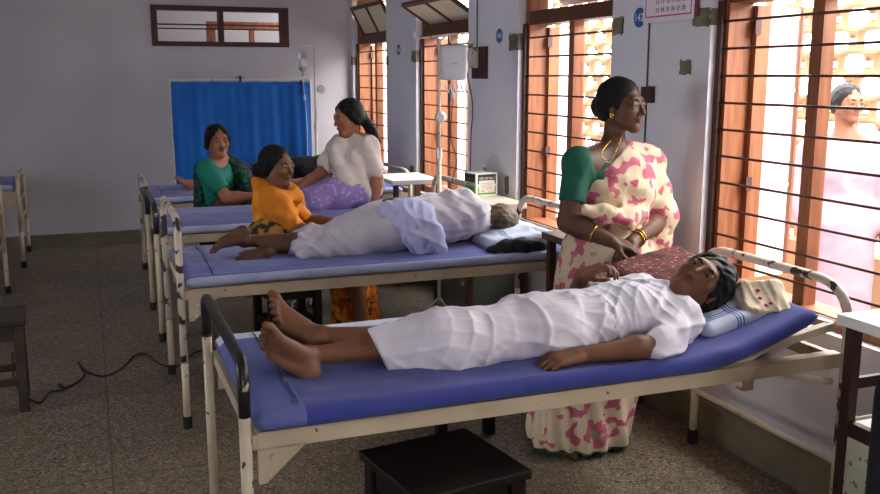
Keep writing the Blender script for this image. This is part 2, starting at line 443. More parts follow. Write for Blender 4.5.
# terrazzo floor
def terrazzo():
    m = mat('terrazzo', (120,108,90), .5); nt, N, L, b, vec, noise, ramp, mix = HELP['terrazzo']
    vo = N.new('ShaderNodeTexVoronoi'); vo.inputs['Scale'].default_value = 120; L.new(vec, vo.inputs['Vector'])
    sep = N.new('ShaderNodeSeparateColor'); L.new(vo.outputs['Color'], sep.inputs['Color'])
    c = mix(ramp(noise(1.2, 4), .3, .7), s2l((118,105,86)), s2l((102,90,74)))
    c = mix(ramp(sep.outputs['Red'], .74, .76), c, s2l((70,61,53)))
    c = mix(ramp(sep.outputs['Green'], .84, .86), c, s2l((150,136,114)))
    br = N.new('ShaderNodeTexBrick'); br.inputs['Scale'].default_value = 1; br.offset = 0
    br.inputs['Mortar Size'].default_value = .004; br.inputs['Brick Width'].default_value = 1.2; br.inputs['Row Height'].default_value = 1.2
    br.inputs['Color1'].default_value = (1,1,1,1); br.inputs['Color2'].default_value = (1,1,1,1); br.inputs['Mortar'].default_value = (0,0,0,1)
    L.new(vec, br.inputs['Vector'])
    c = mix(ramp(br.outputs['Fac'], .3, 1), c, s2l((78,70,60)))
    L.new(c, b.inputs['Base Color']); b.inputs['Specular IOR Level'].default_value = .3
    r = ramp(noise(3, 4), 0, 1); mr = N.new('ShaderNodeMapRange'); mr.inputs['To Min'].default_value = .38; mr.inputs['To Max'].default_value = .6
    L.new(r, mr.inputs['Value']); L.new(mr.outputs['Result'], b.inputs['Roughness'])
    return m
MT['terrazzo'] = terrazzo()

# ------------------------------------------------------------------ the room
XW = 2.485; XO = 2.715            # inner and outer face of the window wall
YB = 9.0; YR = -2.6; XL = -3.6; ZC = 3.1
def struct(name, bm, m, parent=None, **kw):
    o = fin(name, bm, m, parent, **kw); o['kind'] = 'structure'; return o
struct('floor', box(B(), XL-.2, XO, YR-.2, YB+.2, -.1, 0), MT['terrazzo'])
struct('ceiling', box(B(), XL-.2, XO, YR-.2, YB+.2, ZC, ZC+.12), MT['ceiling'])
WIN = [(2.22, 3.30), (4.09, 5.17), (5.96, 7.04), (7.83, 8.91)]
WIN_ALL = [(-1.52, -.44), (.35, 1.43)] + WIN
Z0, Z1, ZT = .62, 1.94, 2.27     # sill, transom bar, lintel
def windowed_wall(name, xa, xb, m):
    b = B(); ys = [YR-.2]
    for a, c in WIN_ALL: ys += [a, c]
    ys.append(YB+.2)
    for i in range(0, len(ys), 2): box(b, xa, xb, ys[i], ys[i+1], 0, ZC)
    for a, c in WIN_ALL: box(b, xa, xb, a, c, 0, Z0); box(b, xa, xb, a, c, ZT, ZC)
    return struct(name, b, m)
wr_ = windowed_wall('wall_right', XW, XO, MT['wall'])
wl_ = struct('wall_left', (lambda b: [box(b, XL-.2, XL, YR-.2, 3.2, 0, ZC), box(b, XL-.2, XL, 3.2, 4.6, 0, .7), box(b, XL-.2, XL, 3.2, 4.6, 2.2, ZC), box(b, XL-.2, XL, 4.6, YB+.2, 0, ZC)] and b)(B()), MT['wall'])
# back wall with its high ventilator opening, and the next room behind it
VA = (.62, 1.85, 1.83, 2.18)
b = B()
box(b, XL, XW, YB, YB+.2, 0, VA[2]); box(b, XL, XW, YB, YB+.2, VA[3], ZC)
box(b, XL, VA[0], YB, YB+.2, VA[2], VA[3]); box(b, VA[1], XW, YB, YB+.2, VA[2], VA[3])
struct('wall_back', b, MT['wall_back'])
b = B(); box(b, XL, -1.3, YR-.2, YR, 0, ZC); box(b, -.2, XW, YR-.2, YR, 0, ZC); box(b, -1.3, -.2, YR-.2, YR, 2.1, ZC)
struct('wall_front', b, MT['wall'])
b = B(); box(b, 3.5, 3.6, YB+.2, YB+1.6, 0, ZC); box(b, -1.0, 3.6, YB+2.6, YB+2.7, 0, ZC); box(b, -1.1, -1.0, YB+.2, YB+2.7, 0, ZC)
box(b, -1.1, 3.6, YB+.2, YB+2.7, ZC, ZC+.1); box(b, -1.1, 3.6, YB+.2, YB+2.7, -.1, 0)
struct('wall_next_room', b, M_('wall_plain', (150,144,146), .8))
struct('trim_1', box(box(box(B(), 1.27, 3.2, YB+1.4, YB+1.48, 2.05, 2.13), 1.27, 1.36, YB+1.4, YB+1.48, 0, 2.06), 1.73, 1.78, YB+1.4, YB+1.48, 0, 2.06), MT['wood'])
# skirting
struct('baseboard_right', box(B(), XW-.055, XW, YR, YB-.03, 0, .15), MT['skirting'])
struct('baseboard_back', box(B(), XL+.03, XW-.055, YB-.03, YB, 0, .12), MT['skirting'])
struct('baseboard_left', box(B(), XL, XL+.03, YR, YB-.03, 0, .12), MT['skirting'])

def window(n, ya, yb, transom, detail=True, wall_x=XW, sgn=1, label=None):
    r = empty('window_%d' % n, (wall_x, (ya+yb)/2, Z0)); r['kind'] = 'structure'
    X = lambda d: wall_x+sgn*d
    def bx(b, d0, d1, a, c, z0, z1): x0, x1 = sorted((X(d0), X(d1))); return box(b, x0, x1, a, c, z0, z1)
    jw = .055; ym = (ya+yb)/2
    b = B()
    bx(b, .05, .17, ya, ya+jw, Z0, ZT); bx(b, .05, .17, yb-jw, yb, Z0, ZT)
    bx(b, .05, .17, ya+jw, yb-jw, Z0, Z0+.05); bx(b, .05, .17, ya+jw, yb-jw, ZT-.05, ZT)
    fin('frame', b, MT['wood'], r, world=True)
    fin('transom_bar', bx(B(), .045, .175, ya+jw, yb-jw, Z1-.09, Z1-.01), MT['wood_brown'], r, world=True)
    fin('mullion', bx(B(), .07, .13, ym-.03, ym+.03, Z0+.05, Z1-.09), MT['wood'], r, world=True)
    fin('jamb_shade_strip', bx(bx(B(), .03, .055, ya+.002, ya+.032, Z0+.01, Z1-.08), .03, .055, yb-.032, yb-.002, Z0+.01, Z1-.08), MT['wood_dark'], r, world=True)  # dark strips standing in for the shaded room-side edge of the jambs
    # iron grille: horizontal bars in front of the leaves
    z = .762
    while z < Z1-.12:
        fin('grille_bar', tube(B(), [(X(.042), ya+.01, z), (X(.042), yb-.01, z)], .0055, 8), MT['iron'], r, world=True, smooth=True)
        z += .1125
    # two leaves opened outwards, each a wooden frame with one pane
    for (h, w, s) in ((yb-jw, .25, -1), (ya+jw, .25, 1)):
        x0, x1 = .17, .17+w; t = .03
        y0, y1 = sorted((h, h+s*t))
        b = B()
        bx(b, x0, x0+.07, y0, y1, Z0+.05, Z1-.1); bx(b, x1-.012, x1, y0, y1, Z0+.05, Z1-.1)
        gb = B()
        for zz in (Z0+.05, Z1-.15, Z0+.45, Z0+.86): bx(gb, x0+.07, x1-.022, y0+.005, y1-.005, zz, zz+.04 if zz != Z0+.45 and zz != Z0+.86 else zz+.015)
        lf = fin('window_leaf', b, MT['wood'], r, world=True)
        fin('glazing_bars', gb, MT['opal'], lf, world=True)
        fin('pane', bx(B(), x0+.07, x1-.022, y0+.012, y0+.017, Z0+.08, Z1-.13), MT['glass_pane'], lf, world=True)
        for zz in (1.06, 1.72):
            fin('hinge', bx(B(), .155, .185, *(sorted((h+s*.031, h+s*.04))), zz, zz+.06), MT['iron'], lf, world=True)
    # transom sash
    if transom is not None:
        ang = math.radians(transom); L_ = ZT-Z1-.05
        # hinged at the top (swings its lower edge out) or at the bottom when negative
        hz, hx = (ZT-.05, .11)
        dv = V((sgn*math.sin(ang), 0, -math.cos(ang)))
        if transom < 0: hz = Z1+.0; dv = V((-sgn*math.sin(-ang), 0, math.cos(-ang)))
        a0 = V((X(hx), ya+jw+.005, hz)); a1 = V((X(hx), yb-jw-.005, hz))
        b = B(); nrm = dv.cross(V((0,1,0)))
        for p, q in ((a0, a1), (a0+dv*L_, a1+dv*L_), (a0, a0+dv*L_), (a1, a1+dv*L_), ((a0+a1)/2, (a0+a1)/2+dv*L_)):
            beam(b, p, q, .035, .025, up=nrm)
        sh = fin('transom_sash', b, MT['wood_brown'], r, world=True)
        b = B(); beam(b, (a0+a1)/2+dv*.02, (a0+a1)/2+dv*(L_-.02), (a1-a0).length-.03, .004, up=nrm)
        fin('pane', b, MT['opal'], sh, world=True)
    return r
for i, ((a, c), tr) in enumerate(zip(WIN, (35, 35, -58, -28))): window(i+1, a, c, tr)
for i, (a, c) in enumerate(WIN_ALL[:2]): window(i+5, a, c, None)
# ventilator in the back wall
r = empty('window_7', ((VA[0]+VA[1])/2, YB, VA[2])); r['kind'] = 'structure'
b = B(); t = .035
x0, x1, z0, z1 = VA
box(b, x0-.02, x1+.02, YB-.015, YB+.1, z0-.01, z0+t); box(b, x0-.02, x1+.02, YB-.015, YB+.1, z1-t, z1+.01)
box(b, x0-.02, x0+t, YB-.015, YB+.1, z0+t, z1-t); box(b, x1-t-.02, x1+.02, YB-.015, YB+.1, z0+t, z1-t)
fin('frame', b, MT['wood_dark'], r, world=True)
fin('mullion', box(B(), (x0+x1)/2-.025, (x0+x1)/2+.02, YB-.012, YB+.1, z0+t, z1-t), MT['wood_dark'], r, world=True)
zc = (z0+z1)/2-.005
for a, c in ((x0+t, (x0+x1)/2-.025), ((x0+x1)/2+.02, x1-t-.02)):
    bb = B(); box(bb, a, c, YB+.02, YB+.04, zc+.012, zc+.026); box(bb, a, c, YB+.02, YB+.04, zc-.024, zc-.012)
    fin('louvre_rail', bb, MT['wood_dark'], r, world=True)

# bare cement patches on the piers, conduits (all part of the wall)
def blob_patch(name, ya, yb, z0, z1, seed, x=XW, par=None, reveal=0):
    rng = random.Random(seed); n = 40; pts = []
    cy, cz = (ya+yb)/2, (z0+z1)/2
    for k in range(n):
        t = 2*PI*k/n; c, s = math.cos(t), math.sin(t); p = .28
        yy = cy+(yb-ya)/2*math.copysign(abs(c)**p, c)*(1+rng.uniform(-.22,.1)); zz = cz+(z1-z0)/2*math.copysign(abs(s)**p, s)*(1+rng.uniform(-.3,.12))
        pts.append((yy, zz))
    b = B(); f = [b.verts.new((x-.004, y, z)) for y, z in pts]; g = [b.verts.new((x+.001, y, z)) for y, z in pts]
    b.faces.new(f)
    for k in range(n): b.faces.new((f[k], f[(k+1)%n], g[(k+1)%n], g[k]))
    if reveal: box(b, x, x+.05, yb if reveal < 0 else ya-.004, (yb+.004) if reveal < 0 else ya, z0+.01, z1-.01) 
    o = fin(name, b, MT['cement'], wr_); return o
# far jamb of each opening (its near-facing reveal shows): patch wraps pier edge
for i, (a, c) in enumerate(WIN):
    blob_patch('cement_patch', c+.002, c+(.12,.13,.11,.06)[i], (1.755,1.70,1.655,1.65)[i], (1.835,1.81,1.755,1.74)[i], i); 
    bm_ = B(); box(bm_, XW-.002, XW+.05, c-.004, c+.002, (1.76,1.705,1.66,1.655)[i], (1.83,1.805,1.75,1.735)[i]); fin('cement_patch', bm_, MT['cement'], wr_)
    if i: blob_patch('cement_patch', a-(0,.11,.08,.07)[i], a-.002, (0,1.745,1.70,1.64)[i], (0,1.835,1.77,1.72)[i], i+9)
blob_patch('cement_patch', 3.42, 3.51, 1.555, 1.62, 31)
blob_patch('cement_patch', 5.27, 5.33, .80, .92, 33); blob_patch('cement_patch', 7.1, 7.2, .72, .82, 34)
for y, za, zb, rr in ((3.755, .62, 1.80, .0045), (3.755, 2.0, 2.9, .0045), (5.80, 1.74, 3.0, .004)):
    fin('conduit', tube(B(), [(XW-.004, y, za), (XW-.004, y, zb)], rr, 6), MT['locker_green'], wr_)

# outside: gallery floor and the pierced screen wall beyond it
struct('trim_2', box(B(), XO, 4.6, -2.8, 10.5, -.1, -.0), MT['outside_floor'])
XJ = 4.3
def jali(X, Y, Z):
    px, pz = .27, .27
    y = np.mod(Y, px)-px/2; z = np.mod(Z, pz)-pz/2
    y2 = np.mod(Y+px/2, px)-px/2; z2 = np.mod(Z+pz/2, pz)-pz/2
    def rb(a, c, ha, hc, r):
        qa, qc = np.abs(a)-ha+r, np.abs(c)-hc+r
        return np.sqrt(np.maximum(qa, 0)**2+np.maximum(qc, 0)**2)+np.minimum(np.maximum(qa, qc), 0)-r
    h = np.minimum(rb(y, z, .105, .055, .045), rb(y2, z2, .105, .055, .045))
    y3 = np.mod(Y+px/2, px)-px/2
    h = np.minimum(h, rb(y3, z, .022+.25*np.abs(z), .034, .012))
    y4 = np.mod(Y, px)-px/2; h = np.minimum(h, rb(y4, z2, .022+.25*np.abs(z2), .034, .012))
    return h
sj = Sculpt().box((XJ, 4.6, 1.35), (.035, 5.6, 1.2), None, .004)
class Jali(Sculpt):
    pass
def jali_mesh(y0, y1, z0, z1, res=.015):
    ys = np.arange(y0, y1, res, dtype=np.float32); zs = np.arange(z0, z1, res, dtype=np.float32)
    xs = np.array([XJ-.05, XJ-.03, XJ+.03, XJ+.05], dtype=np.float32)
    D2 = -jali(None, ys[:, None], zs[None, :]); D2[0] = D2[-1] = .05; D2[:, 0] = D2[:, -1] = .05
    D = np.stack([np.full_like(D2, .03), D2, D2, np.full_like(D2, .03)], 0); D[1] = np.where(D2 < 0, D2, D2); 
    v, f = nets(D, np.zeros(3, dtype=np.float32), 1.0)
    v = np.stack([np.interp(v[:, 0], range(4), xs), y0+v[:, 1]*res, z0+v[:, 2]*res], 1)
    me = bpy.data.meshes.new('wall_outside'); me.from_pydata(v.tolist(), [], f.tolist()); me.validate()
    return link_mesh('wall_outside', me, MT['jali'])
jm = jali_mesh(1.8, 9.6, .5, 2.3); jm['kind'] = 'structure'
struct('trim_3', box(box(B(), XJ-.06, XJ+.06, -2.8, 10.5, 0, .5), XJ-.06, XJ+.06, -2.8, 1.8, .5, 2.3), MT['jali'])
# ------------------------------------------------------------------ beds
BX0, BX1 = .33, 2.34
def make_bed(label, y0, hoop_z, hoop_mat, head_z=.86, head_mat='paint_cream', raised=False, dirx=1, x0=BX0, w=.80, mid_bar=False, leg_top=.31):
    """foot end at x0, head towards dirx; y0 = near side"""
    r = thing('hospital_bed', label, 'bed', (x0+dirx*1.0, y0+w/2, 0), 0, 'iron hospital beds')
    X = lambda d: x0+dirx*d
    y1 = y0+w; L = 2.01; zr = .608
    def seg(a, c): return sorted((X(a), X(c)))
    for yy, s in ((y0, 1), (y1, -1)):      # side rails, angle iron
        b = B(); xa, xb = seg(.03, L-.02)
        box(b, xa, xb, yy-.003*s if s > 0 else yy, yy+.003 if s > 0 else yy+.003, zr-.024, zr+.024)
        box(b, xa, xb, min(yy, yy+s*.04), max(yy, yy+s*.04), zr+.018, zr+.024)
        fin('side_rail', b, MT['paint_rail'], r, world=True)
    for d in (.03, L-.03):
        xa, xb = seg(d-.012, d+.012)
        fin('end_rail', box(B(), xa, xb, y0, y1, zr-.024, zr+.018), MT['paint_rail'], r, world=True)
    # slatted deck
    b = B(); n = 16
    for i in range(n):
        d = .08+i*(L-.2)/(n-1)
        if raised and d > 1.42: continue
        xa, xb = seg(d-.02, d+.02); box(b, xa, xb, y0+.005, y1-.005, zr+.0175, zr+.0235)
    fin('deck_slats', b, MT['paint_rail'], r, world=True)
    # foot hoop: two legs and a bent top bar
    pr = .0165
    hoop = rounded([(X(0), y0, leg_top-.01), (X(0), y0, hoop_z), (X(0), y1, hoop_z), (X(0), y1, leg_top-.01)], .11, 8)
    fin('foot_hoop', tube(B(), hoop, pr, 12), MT[hoop_mat], r, True, world=True)
    for yy in (y0, y1):
        lg = fin('leg', tube(B(), [(X(0), yy, leg_top), (X(0), yy, .045)], pr*.98, 12), MT['paint_cream'], r, True, world=True)
        fin('foot_cap', tube(B(), [(X(0), yy, .055), (X(0), yy, 0)], .021, 12), MT['rubber'], lg, False, world=True)
    if mid_bar:
        for zz in (.38, hoop_z-.2):
            fin('hoop_bar', tube(B(), [(X(0), y0, zz), (X(0), y1, zz)], .010, 8), MT['paint_cream'], r, True, world=True)
    # head hoop
    xh = L
    hp = rounded([(X(xh), y0, .30), (X(xh), y0, head_z), (X(xh), y1, head_z), (X(xh), y1, .30)], .16, 10)
    fin('head_hoop', tube(B(), hp, .017, 12), MT[head_mat], r, True, world=True)
    fin('hoop_bar', tube(B(), [(X(xh), y0, head_z-.14), (X(xh), y1, head_z-.14)], .010, 8), MT['paint_cream'], r, True, world=True)
    fin('stretcher', tube(B(), [(X(xh), y0, .235), (X(xh), y1, .235)], .012, 8), MT['paint_cream'], r, True, world=True)
    for yy in (y0, y1):
        lg = fin('leg', tube(B(), [(X(xh), yy, .31), (X(xh), yy, .045)], .0165, 12), MT['paint_cream'], r, True, world=True)
        fin('foot_cap', tube(B(), [(X(xh), yy, .06), (X(xh), yy, 0)], .022, 12), MT['rubber'], lg, False, world=True)
    # gusset plates with bolts
    for d, q in ((.03, 1),) if raised else ((.03, 1), (L-.03, -1)):
        for yy in (y0, y1):
            b = B(); a = [(X(d), zr-.022), (X(d+q*.13), zr-.022), (X(d+q*.07), zr-.075), (X(d+q*.02), zr-.12), (X(d), zr-.12)]
            f = [b.verts.new((x, yy-.003, z)) for x, z in a]; g = [b.verts.new((x, yy+.002, z)) for x, z in a]
            b.faces.new(f); b.faces.new(g[::-1])
            for k in range(5): b.faces.new((f[k], f[(k+1)%5], g[(k+1)%5], g[k]))
            gp = fin('gusset_plate', b, MT['paint_rail'], r, world=True)
            for dx, zz in ((.04, zr-.045), (.03, zr-.095)):
                fin('bolt', lathe(B(), [(.006, 0), (.006, .004), (.003, .006)], (X(d+q*dx), yy-.009, zz), 10, 'y'), MT['metal'], gp, world=True)
    if raised:      # backrest frame lifted, its ratchet stay and the crank stub
        b = B(); P0, P1 = (X(1.42), zr+.022), (X(1.965), zr+.115)
        for yy in (y0+.03, y1-.03): beam(b, (P0[0], yy, P0[1]), (P1[0], yy, P1[1]), .03, .025)
        beam(b, (P1[0], y0+.03, P1[1]), (P1[0], y1-.03, P1[1]), .03, .025)
        for k in (.2, .45, .7): 
            xx = P0[0]+(P1[0]-P0[0])*k; zz = P0[1]+(P1[1]-P0[1])*k; beam(b, (xx, y0+.03, zz), (xx, y1-.03, zz), .04, .006)
        fin('backrest_frame', b, MT['paint_cream'], r, world=True)
        for yy in (y0+.05, y1-.05):
            fin('backrest_stay', beam(B(), (X(1.55), yy, zr-.04), (X(1.86), yy, zr+.09), .012, .02), MT['metal'], r, world=True)
        fin('stay_bracket', box(box(B(), X(1.60), X(1.64), y0+.01, y0+.016, zr-.065, zr-.02), X(1.60), X(1.64), y0+.016, y0+.05, zr-.065, zr-.059), MT['paint_rail'], r, world=True)
        fin('crank_stub', tube(B(), rounded([(X(1.78), y0+.03, zr-.035), (X(1.86), y0-.0, zr-.05), (X(1.935), y0-.02, zr-.062)], .03), [.011]*8, 10), MT['paint_cream'], r, True, world=True)
    return r
BEDY = [2.285, 4.03, 5.47, 6.87]
make_bed('cream iron hospital bed nearest the camera, with black-topped foot hoop and raised head end', BEDY[0], .825, 'paint_black', .862, 'paint_chipped', raised=True, leg_top=.69)
make_bed('cream iron hospital bed, second from the camera, with tall chipped cream foot hoop', BEDY[1], .945, 'paint_chipped', .86, 'paint_chipped')
make_bed('cream iron hospital bed, third from the camera, beside the woman in white tunic', BEDY[2], .81, 'paint_black', .84, leg_top=.66)
make_bed('cream iron hospital bed standing against the blue screen, farthest in the right-hand row', BEDY[3], .785, 'paint_chipped', .80, x0=.36)
make_bed('cream iron bed at the left edge, nearest the back wall', 8.09, .74, 'paint_cream', .80, dirx=-1, x0=-.565, w=.74, mid_bar=True)
make_bed('cream iron bed cut by the left edge, in front of another bed', 6.40, .80, 'paint_cream', .80, dirx=-1, x0=-.62, w=.75, mid_bar=True)

def make_mattress(label, y0, w, m, side, x0=.355, x1=2.30, z=.634, h=.052, raise_at=None, dz=.11, sag=(), seam=True, seed=0, dirx=1, over=.0, pale=False):
    rng = np.random.RandomState(seed)
    r = thing('mattress', label, 'mattress', (x0+dirx*.97, y0+w/2, z), 0, 'mattresses on the beds')
    L = abs(x1-x0); nx, npz = 110, 10
    b = B(); rings = []
    prof = []          # (y fraction position, z offset, is side)
    R = h*.5
    ny = 26
    for k in range(7): t = -PI/2+PI*k/6; prof.append(('n', R-R*math.cos(t), R+R*math.sin(t)))
    for k in range(1, ny): prof.append(('t', k/ny, h))
    for k in range(7): t = PI/2-PI*k/6; prof.append(('f', R-R*math.cos(t), R+R*math.sin(t)))
    for k in range(1, 6): prof.append(('b', 1-k/6, 0))
    ph = rng.rand(8)*6
    for i in range(nx+1):
        d = L*i/nx; x = x0+dirx*d
        lift = 0
        if raise_at is not None and d > raise_at:
            t = (d-raise_at)/(L-raise_at); lift = dz*(t*t*(1.5-.5*t))
        e = min(d, L-d); rd = 1 if e > .03 else math.sqrt(max(.15, 1-(1-e/.03)**2))
        ring = []
        for kind, a, zz in prof:
            if kind == 'n': y = y0+a
            elif kind == 'f': y = y0+w-a
            else: y = y0+R+(w-2*R)*a
            z_ = zz
            if kind == 't':
                cr = .012*math.sin(PI*a)-.010*math.exp(-(min(a,1-a)*w/.035)**2)
                z_ += cr+.0035*math.sin(9*x+5*y+ph[0])*math.sin(14*y-4*x+ph[1])+.002*math.sin(31*x+ph[2])*math.sin(23*y+ph[3])
                for sx, sy, sr, sd in sag:
                    q = ((x-sx)/sr[0])**2+((y-sy)/sr[1])**2; z_ -= sd*math.exp(-q)
            z_ = R+(z_-R)*rd if kind != 't' else z_*rd+(1-rd)*R
            if kind in 'nf': y += .004*math.sin(6*x+ph[4])
            if kind == 'n': y -= over
            ring.append(b.verts.new((x, y, z+z_+lift)))
        rings.append(ring)
    n = len(prof)
    for p, q in zip(rings, rings[1:]):
        for k in range(n): b.faces.new((p[k], p[(k+1)%n], q[(k+1)%n], q[k]))
    b.faces.new(rings[0]); b.faces.new(rings[-1][::-1])
    me = bpy.data.meshes.new('cover'); bmesh.ops.recalc_face_normals(b, faces=b.faces); 
    idx = {}
    for i, ring in enumerate(rings):
        for j, v in enumerate(ring): idx[v] = (i, j)
    for f in b.faces:
        js = sorted(idx[v][1] for v in f.verts)
        if side and len(f.verts) == 4 and max(js) < 6: f.material_index = 1
        i_ = max(idx[v][0] for v in f.verts)
        if pale and i_ <= .12/L*nx+1: f.material_index = 2
        if pale and (25+5) <= max(js) <= 38 : f.material_index = 3
        f.smooth = True
    b.to_mesh(me); b.free(); me.transform(Matrix.Translation(-wloc(r)))
    o = link_mesh('cover', me, MT[m], r); me.materials.append(MT[side or m]); me.materials.append(MT['blue_pale']); me.materials.append(MT['sheet_white'])
    if seam:      # stitched seam across the foot end
        pts = []
        for k in range(ny+5):
            a = k/(ny+4); y = y0+.004+(w-.008)*a; x = x0+dirx*(.12)
            zt = h+.012*math.sin(PI*a)-.010*math.exp(-(min(a,1-a)*w/.035)**2)+.0035*math.sin(9*x+5*y+ph[0])*math.sin(14*y-4*x+ph[1])+.002*math.sin(31*x+ph[2])*math.sin(23*y+ph[3])
            e = min(y-y0, y0+w-y)
            if e < R: zt = R+(R)*math.sqrt(max(0, 1-(1-e/R)**2))
            pts.append((x, y-over*(1-a), z+zt+.0005))
        fin('seam', tube(B(), pts, .0022, 6), MT['print_dark'], r, True, world=True)
    return r
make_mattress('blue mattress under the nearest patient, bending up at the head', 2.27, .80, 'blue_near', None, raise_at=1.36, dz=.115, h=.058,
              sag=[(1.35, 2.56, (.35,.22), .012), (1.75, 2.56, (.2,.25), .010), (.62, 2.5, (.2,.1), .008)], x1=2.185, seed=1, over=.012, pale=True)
make_mattress('blue mattress with paler side under the patient who lies turned away', 4.025, .80, 'blue', 'lavender', sag=[(1.4, 4.3, (.4,.25), .01)], seed=2)
make_mattress('blue mattress with lavender side, on which the woman in white tunic sits', 5.46, .80, 'blue', 'lavender', seed=3)
make_mattress('blue mattress on the bed in front of the blue screen', 6.86, .80, 'blue', 'lavender', seed=4)
make_mattress('blue mattress on the left bed nearest the back wall', 8.10, .72, 'blue', 'lavender', x0=-.60, x1=-2.5, dirx=-1, seed=5)
make_mattress('blue mattress on the bed cut by the left edge', 6.41, .73, 'blue', 'lavender', x0=-.65, x1=-2.55, dirx=-1, seed=6)

# ------------------------------------------------------------------ stools
def make_stool(label, c, s, h, rz, m, lg=.045, thick=.03, group='wooden stools'):
    r = thing('wooden_stool', label, 'stool', (c[0], c[1], 0), 0, group)
    R_ = Matrix.Rotation(rz, 4, 'Z'); q = s/2
    def part(n, b, bev=.004):
        bmesh.ops.transform(b, matrix=R_, verts=b.verts); return fin(n, b, MT[m], r, bevel=bev)
    part('seat', box(B(), -q, q, -q, q, h-thick, h), .006)
    for sx in (-1, 1):
        for sy in (-1, 1):
            x, y = sx*(q-.012-lg/2), sy*(q-.012-lg/2)
            part('leg', box(B(), x-lg/2, x+lg/2, y-lg/2, y+lg/2, 0, h-thick))
    e = q-.012-lg/2
    for zz, hh in ((h-thick-.075, .073), (.13, .035)):
        for a in (-1, 1):
            part('apron' if zz > .2 else 'stretcher', box(B(), -e+lg/2, e-lg/2, a*e-.011, a*e+.011, zz, zz+hh))
            part('apron' if zz > .2 else 'stretcher', box(B(), a*e-.011, a*e+.011, -e+lg/2, e-lg/2, zz, zz+hh))
    return r
make_stool('dark brown square stool in the foreground under the nearest bed', (.904, 2.34), .372, .45, math.radians(9), 'stool_wood', .05)
make_stool('old worn wooden stool at the left edge of the floor', (-.49, 4.63), .31, .45, math.radians(3), 'stool_old', .045)
make_stool('dark wooden stool under the seated woman in the orange saree', (1.02, 5.18), .34, .40, math.radians(8), 'stool_wood', .045)
make_stool('dark wooden stool beyond the nearest bed, left of the standing woman', (1.44, 3.60), .30, .44, math.radians(4), 'stool_wood', .045)
make_stool('dark wooden stool under the woman in the green blouse', (.86, 6.58), .34, .40, math.radians(0), 'stool_wood', .045)

# ------------------------------------------------------------------ lockers
def make_locker(label, x0, x1, y0, y1, h, top, frame_m, panel, top_t=.035, niche=None, over=.02, shelf=True):
    r = thing('bedside_locker', label, 'bedside locker', ((x0+x1)/2, (y0+y1)/2, 0), 0, 'bedside lockers')
    def part(n, b, m, bev=.002): return fin(n, b, MT[m], r, world=True, bevel=bev)
    p = .035; zt = h-top_t; nb = niche or zt*.62
    part('top', box(B(), x0-over, x1+over*0, y0-over, y1+over, zt, h), top, .004)
    for x in (x0+p/2, x1-p/2):
        for y in (y0+p/2, y1-p/2):
            part('leg', box(B(), x-p/2, x+p/2, y-p/2, y+p/2, 0, zt), frame_m)
    part('back_panel', box(B(), x1-.02, x1-.012, y0+p, y1-p, .08, nb), panel)
    for y in (y0+.008, y1-.016): part('side_panel', box(B(), x0+p, x1-p, y, y+.008, .08, nb), panel)
    part('shelf', box(B(), x0+.003, x1-.003, y0+.003 if False else y0+p, y1-p, nb-.03, nb), top)
    part('bottom', box(B(), x0+p, x1-p, y0+p, y1-p, .08, .10), panel)
    d = part('door', box(B(), x0+.006, x0+.020, y0+p, y1-p, .08, nb-.045), panel)
    fin('knob', lathe(B(), [(.009, 0), (.011, -.01), (.006, -.016)], (x0+.006, y0+p+.04, nb-.16), 10, 'x'), MT['metal'], d, world=True)
    b = B(); box(b, x0+.002, x0+.03, y0+p, y1-p, nb-.045, nb+.002); box(b, x0+.002, x0+.03, y0+p, y1-p, zt-.075, zt-.04) if False else None
    part('door_rail', b, frame_m)
    for y in (y0+.008, y1-.028): part('side_rail', box(B(), x0+p, x1-p, y, y+.02, nb+.10, nb+.135), frame_m)
    return r
make_locker('cream-topped steel bedside locker with dark frame at the right edge', 2.125, 2.415, 1.70, 2.085, .835, 'locker_top', 'dark_frame', 'locker_cream', niche=.50)
make_locker('brown wooden bedside locker behind the standing woman', 2.06, 2.41, 3.56, 3.93, .80, 'wood_brown', 'wood_dark', 'wood_dark', niche=.5)
make_locker('bedside locker carrying the green and white carton', 2.055, 2.43, 4.92, 5.50, .80, 'table_top', 'wood_brown', 'locker_green')
make_locker('white-topped bedside locker behind the woman in white tunic', 2.06, 2.41, 6.33, 6.78, .80, 'locker_top', 'wood_brown', 'locker_green')

# carton with its printed sides, and the plastic bottle behind it
r = thing('carton', 'green and white printed carton with black bands on the bedside locker', 'carton', (2.33, 5.36, .80))
cw, cd, ch = .157, .15, .143
a0 = V((2.261, 5.284, .8)); ex = V((.99, .12, 0)).normalized(); ey = V((-ex.y, ex.x, 0))
ex2 = ex; 
def bb(n, u0, u1, v0, v1, z0, z1, m, par=r):
    M = Matrix(((ex.x, ey.x, 0, a0.x), (ex.y, ey.y, 0, a0.y), (0, 0, 1, a0.z), (0,0,0,1)))
    return fin(n, box(B(), u0, u1, v0, v1, z0, z1, M), MT[m], par, world=True)
bx_ = bb('body', 0, cw, 0, cd, 0, ch, 'box_white')
e = .0012
bb('printed_band', .012, cw-.012, -e, 0, .098, ch-.006, 'box_black'); bb('printed_band', .012, cw-.012, -e, 0, .008, .06, 'box_green')
bb('printed_band', .012, .02, -e, 0, .075, .1, 'box_black'); bb('printed_band', cw-.02, cw-.012, -e, 0, .075, .1, 'box_black')
bb('printed_panel', .022, cw-.022, -2*e, -e*.5, .02, .096, 'box_pink')
bb('printed_band', -e, 0, .012, cd-.008, .085, ch-.006, 'box_black'); bb('printed_band', -e, 0, .012, cd-.008, .008, .064, 'box_green')
Mf = Matrix(((ex.x, 0, -ey.x, 0), (ex.y, 0, -ey.y, 0), (0, 1, 0, 0), (0,0,0,1)))
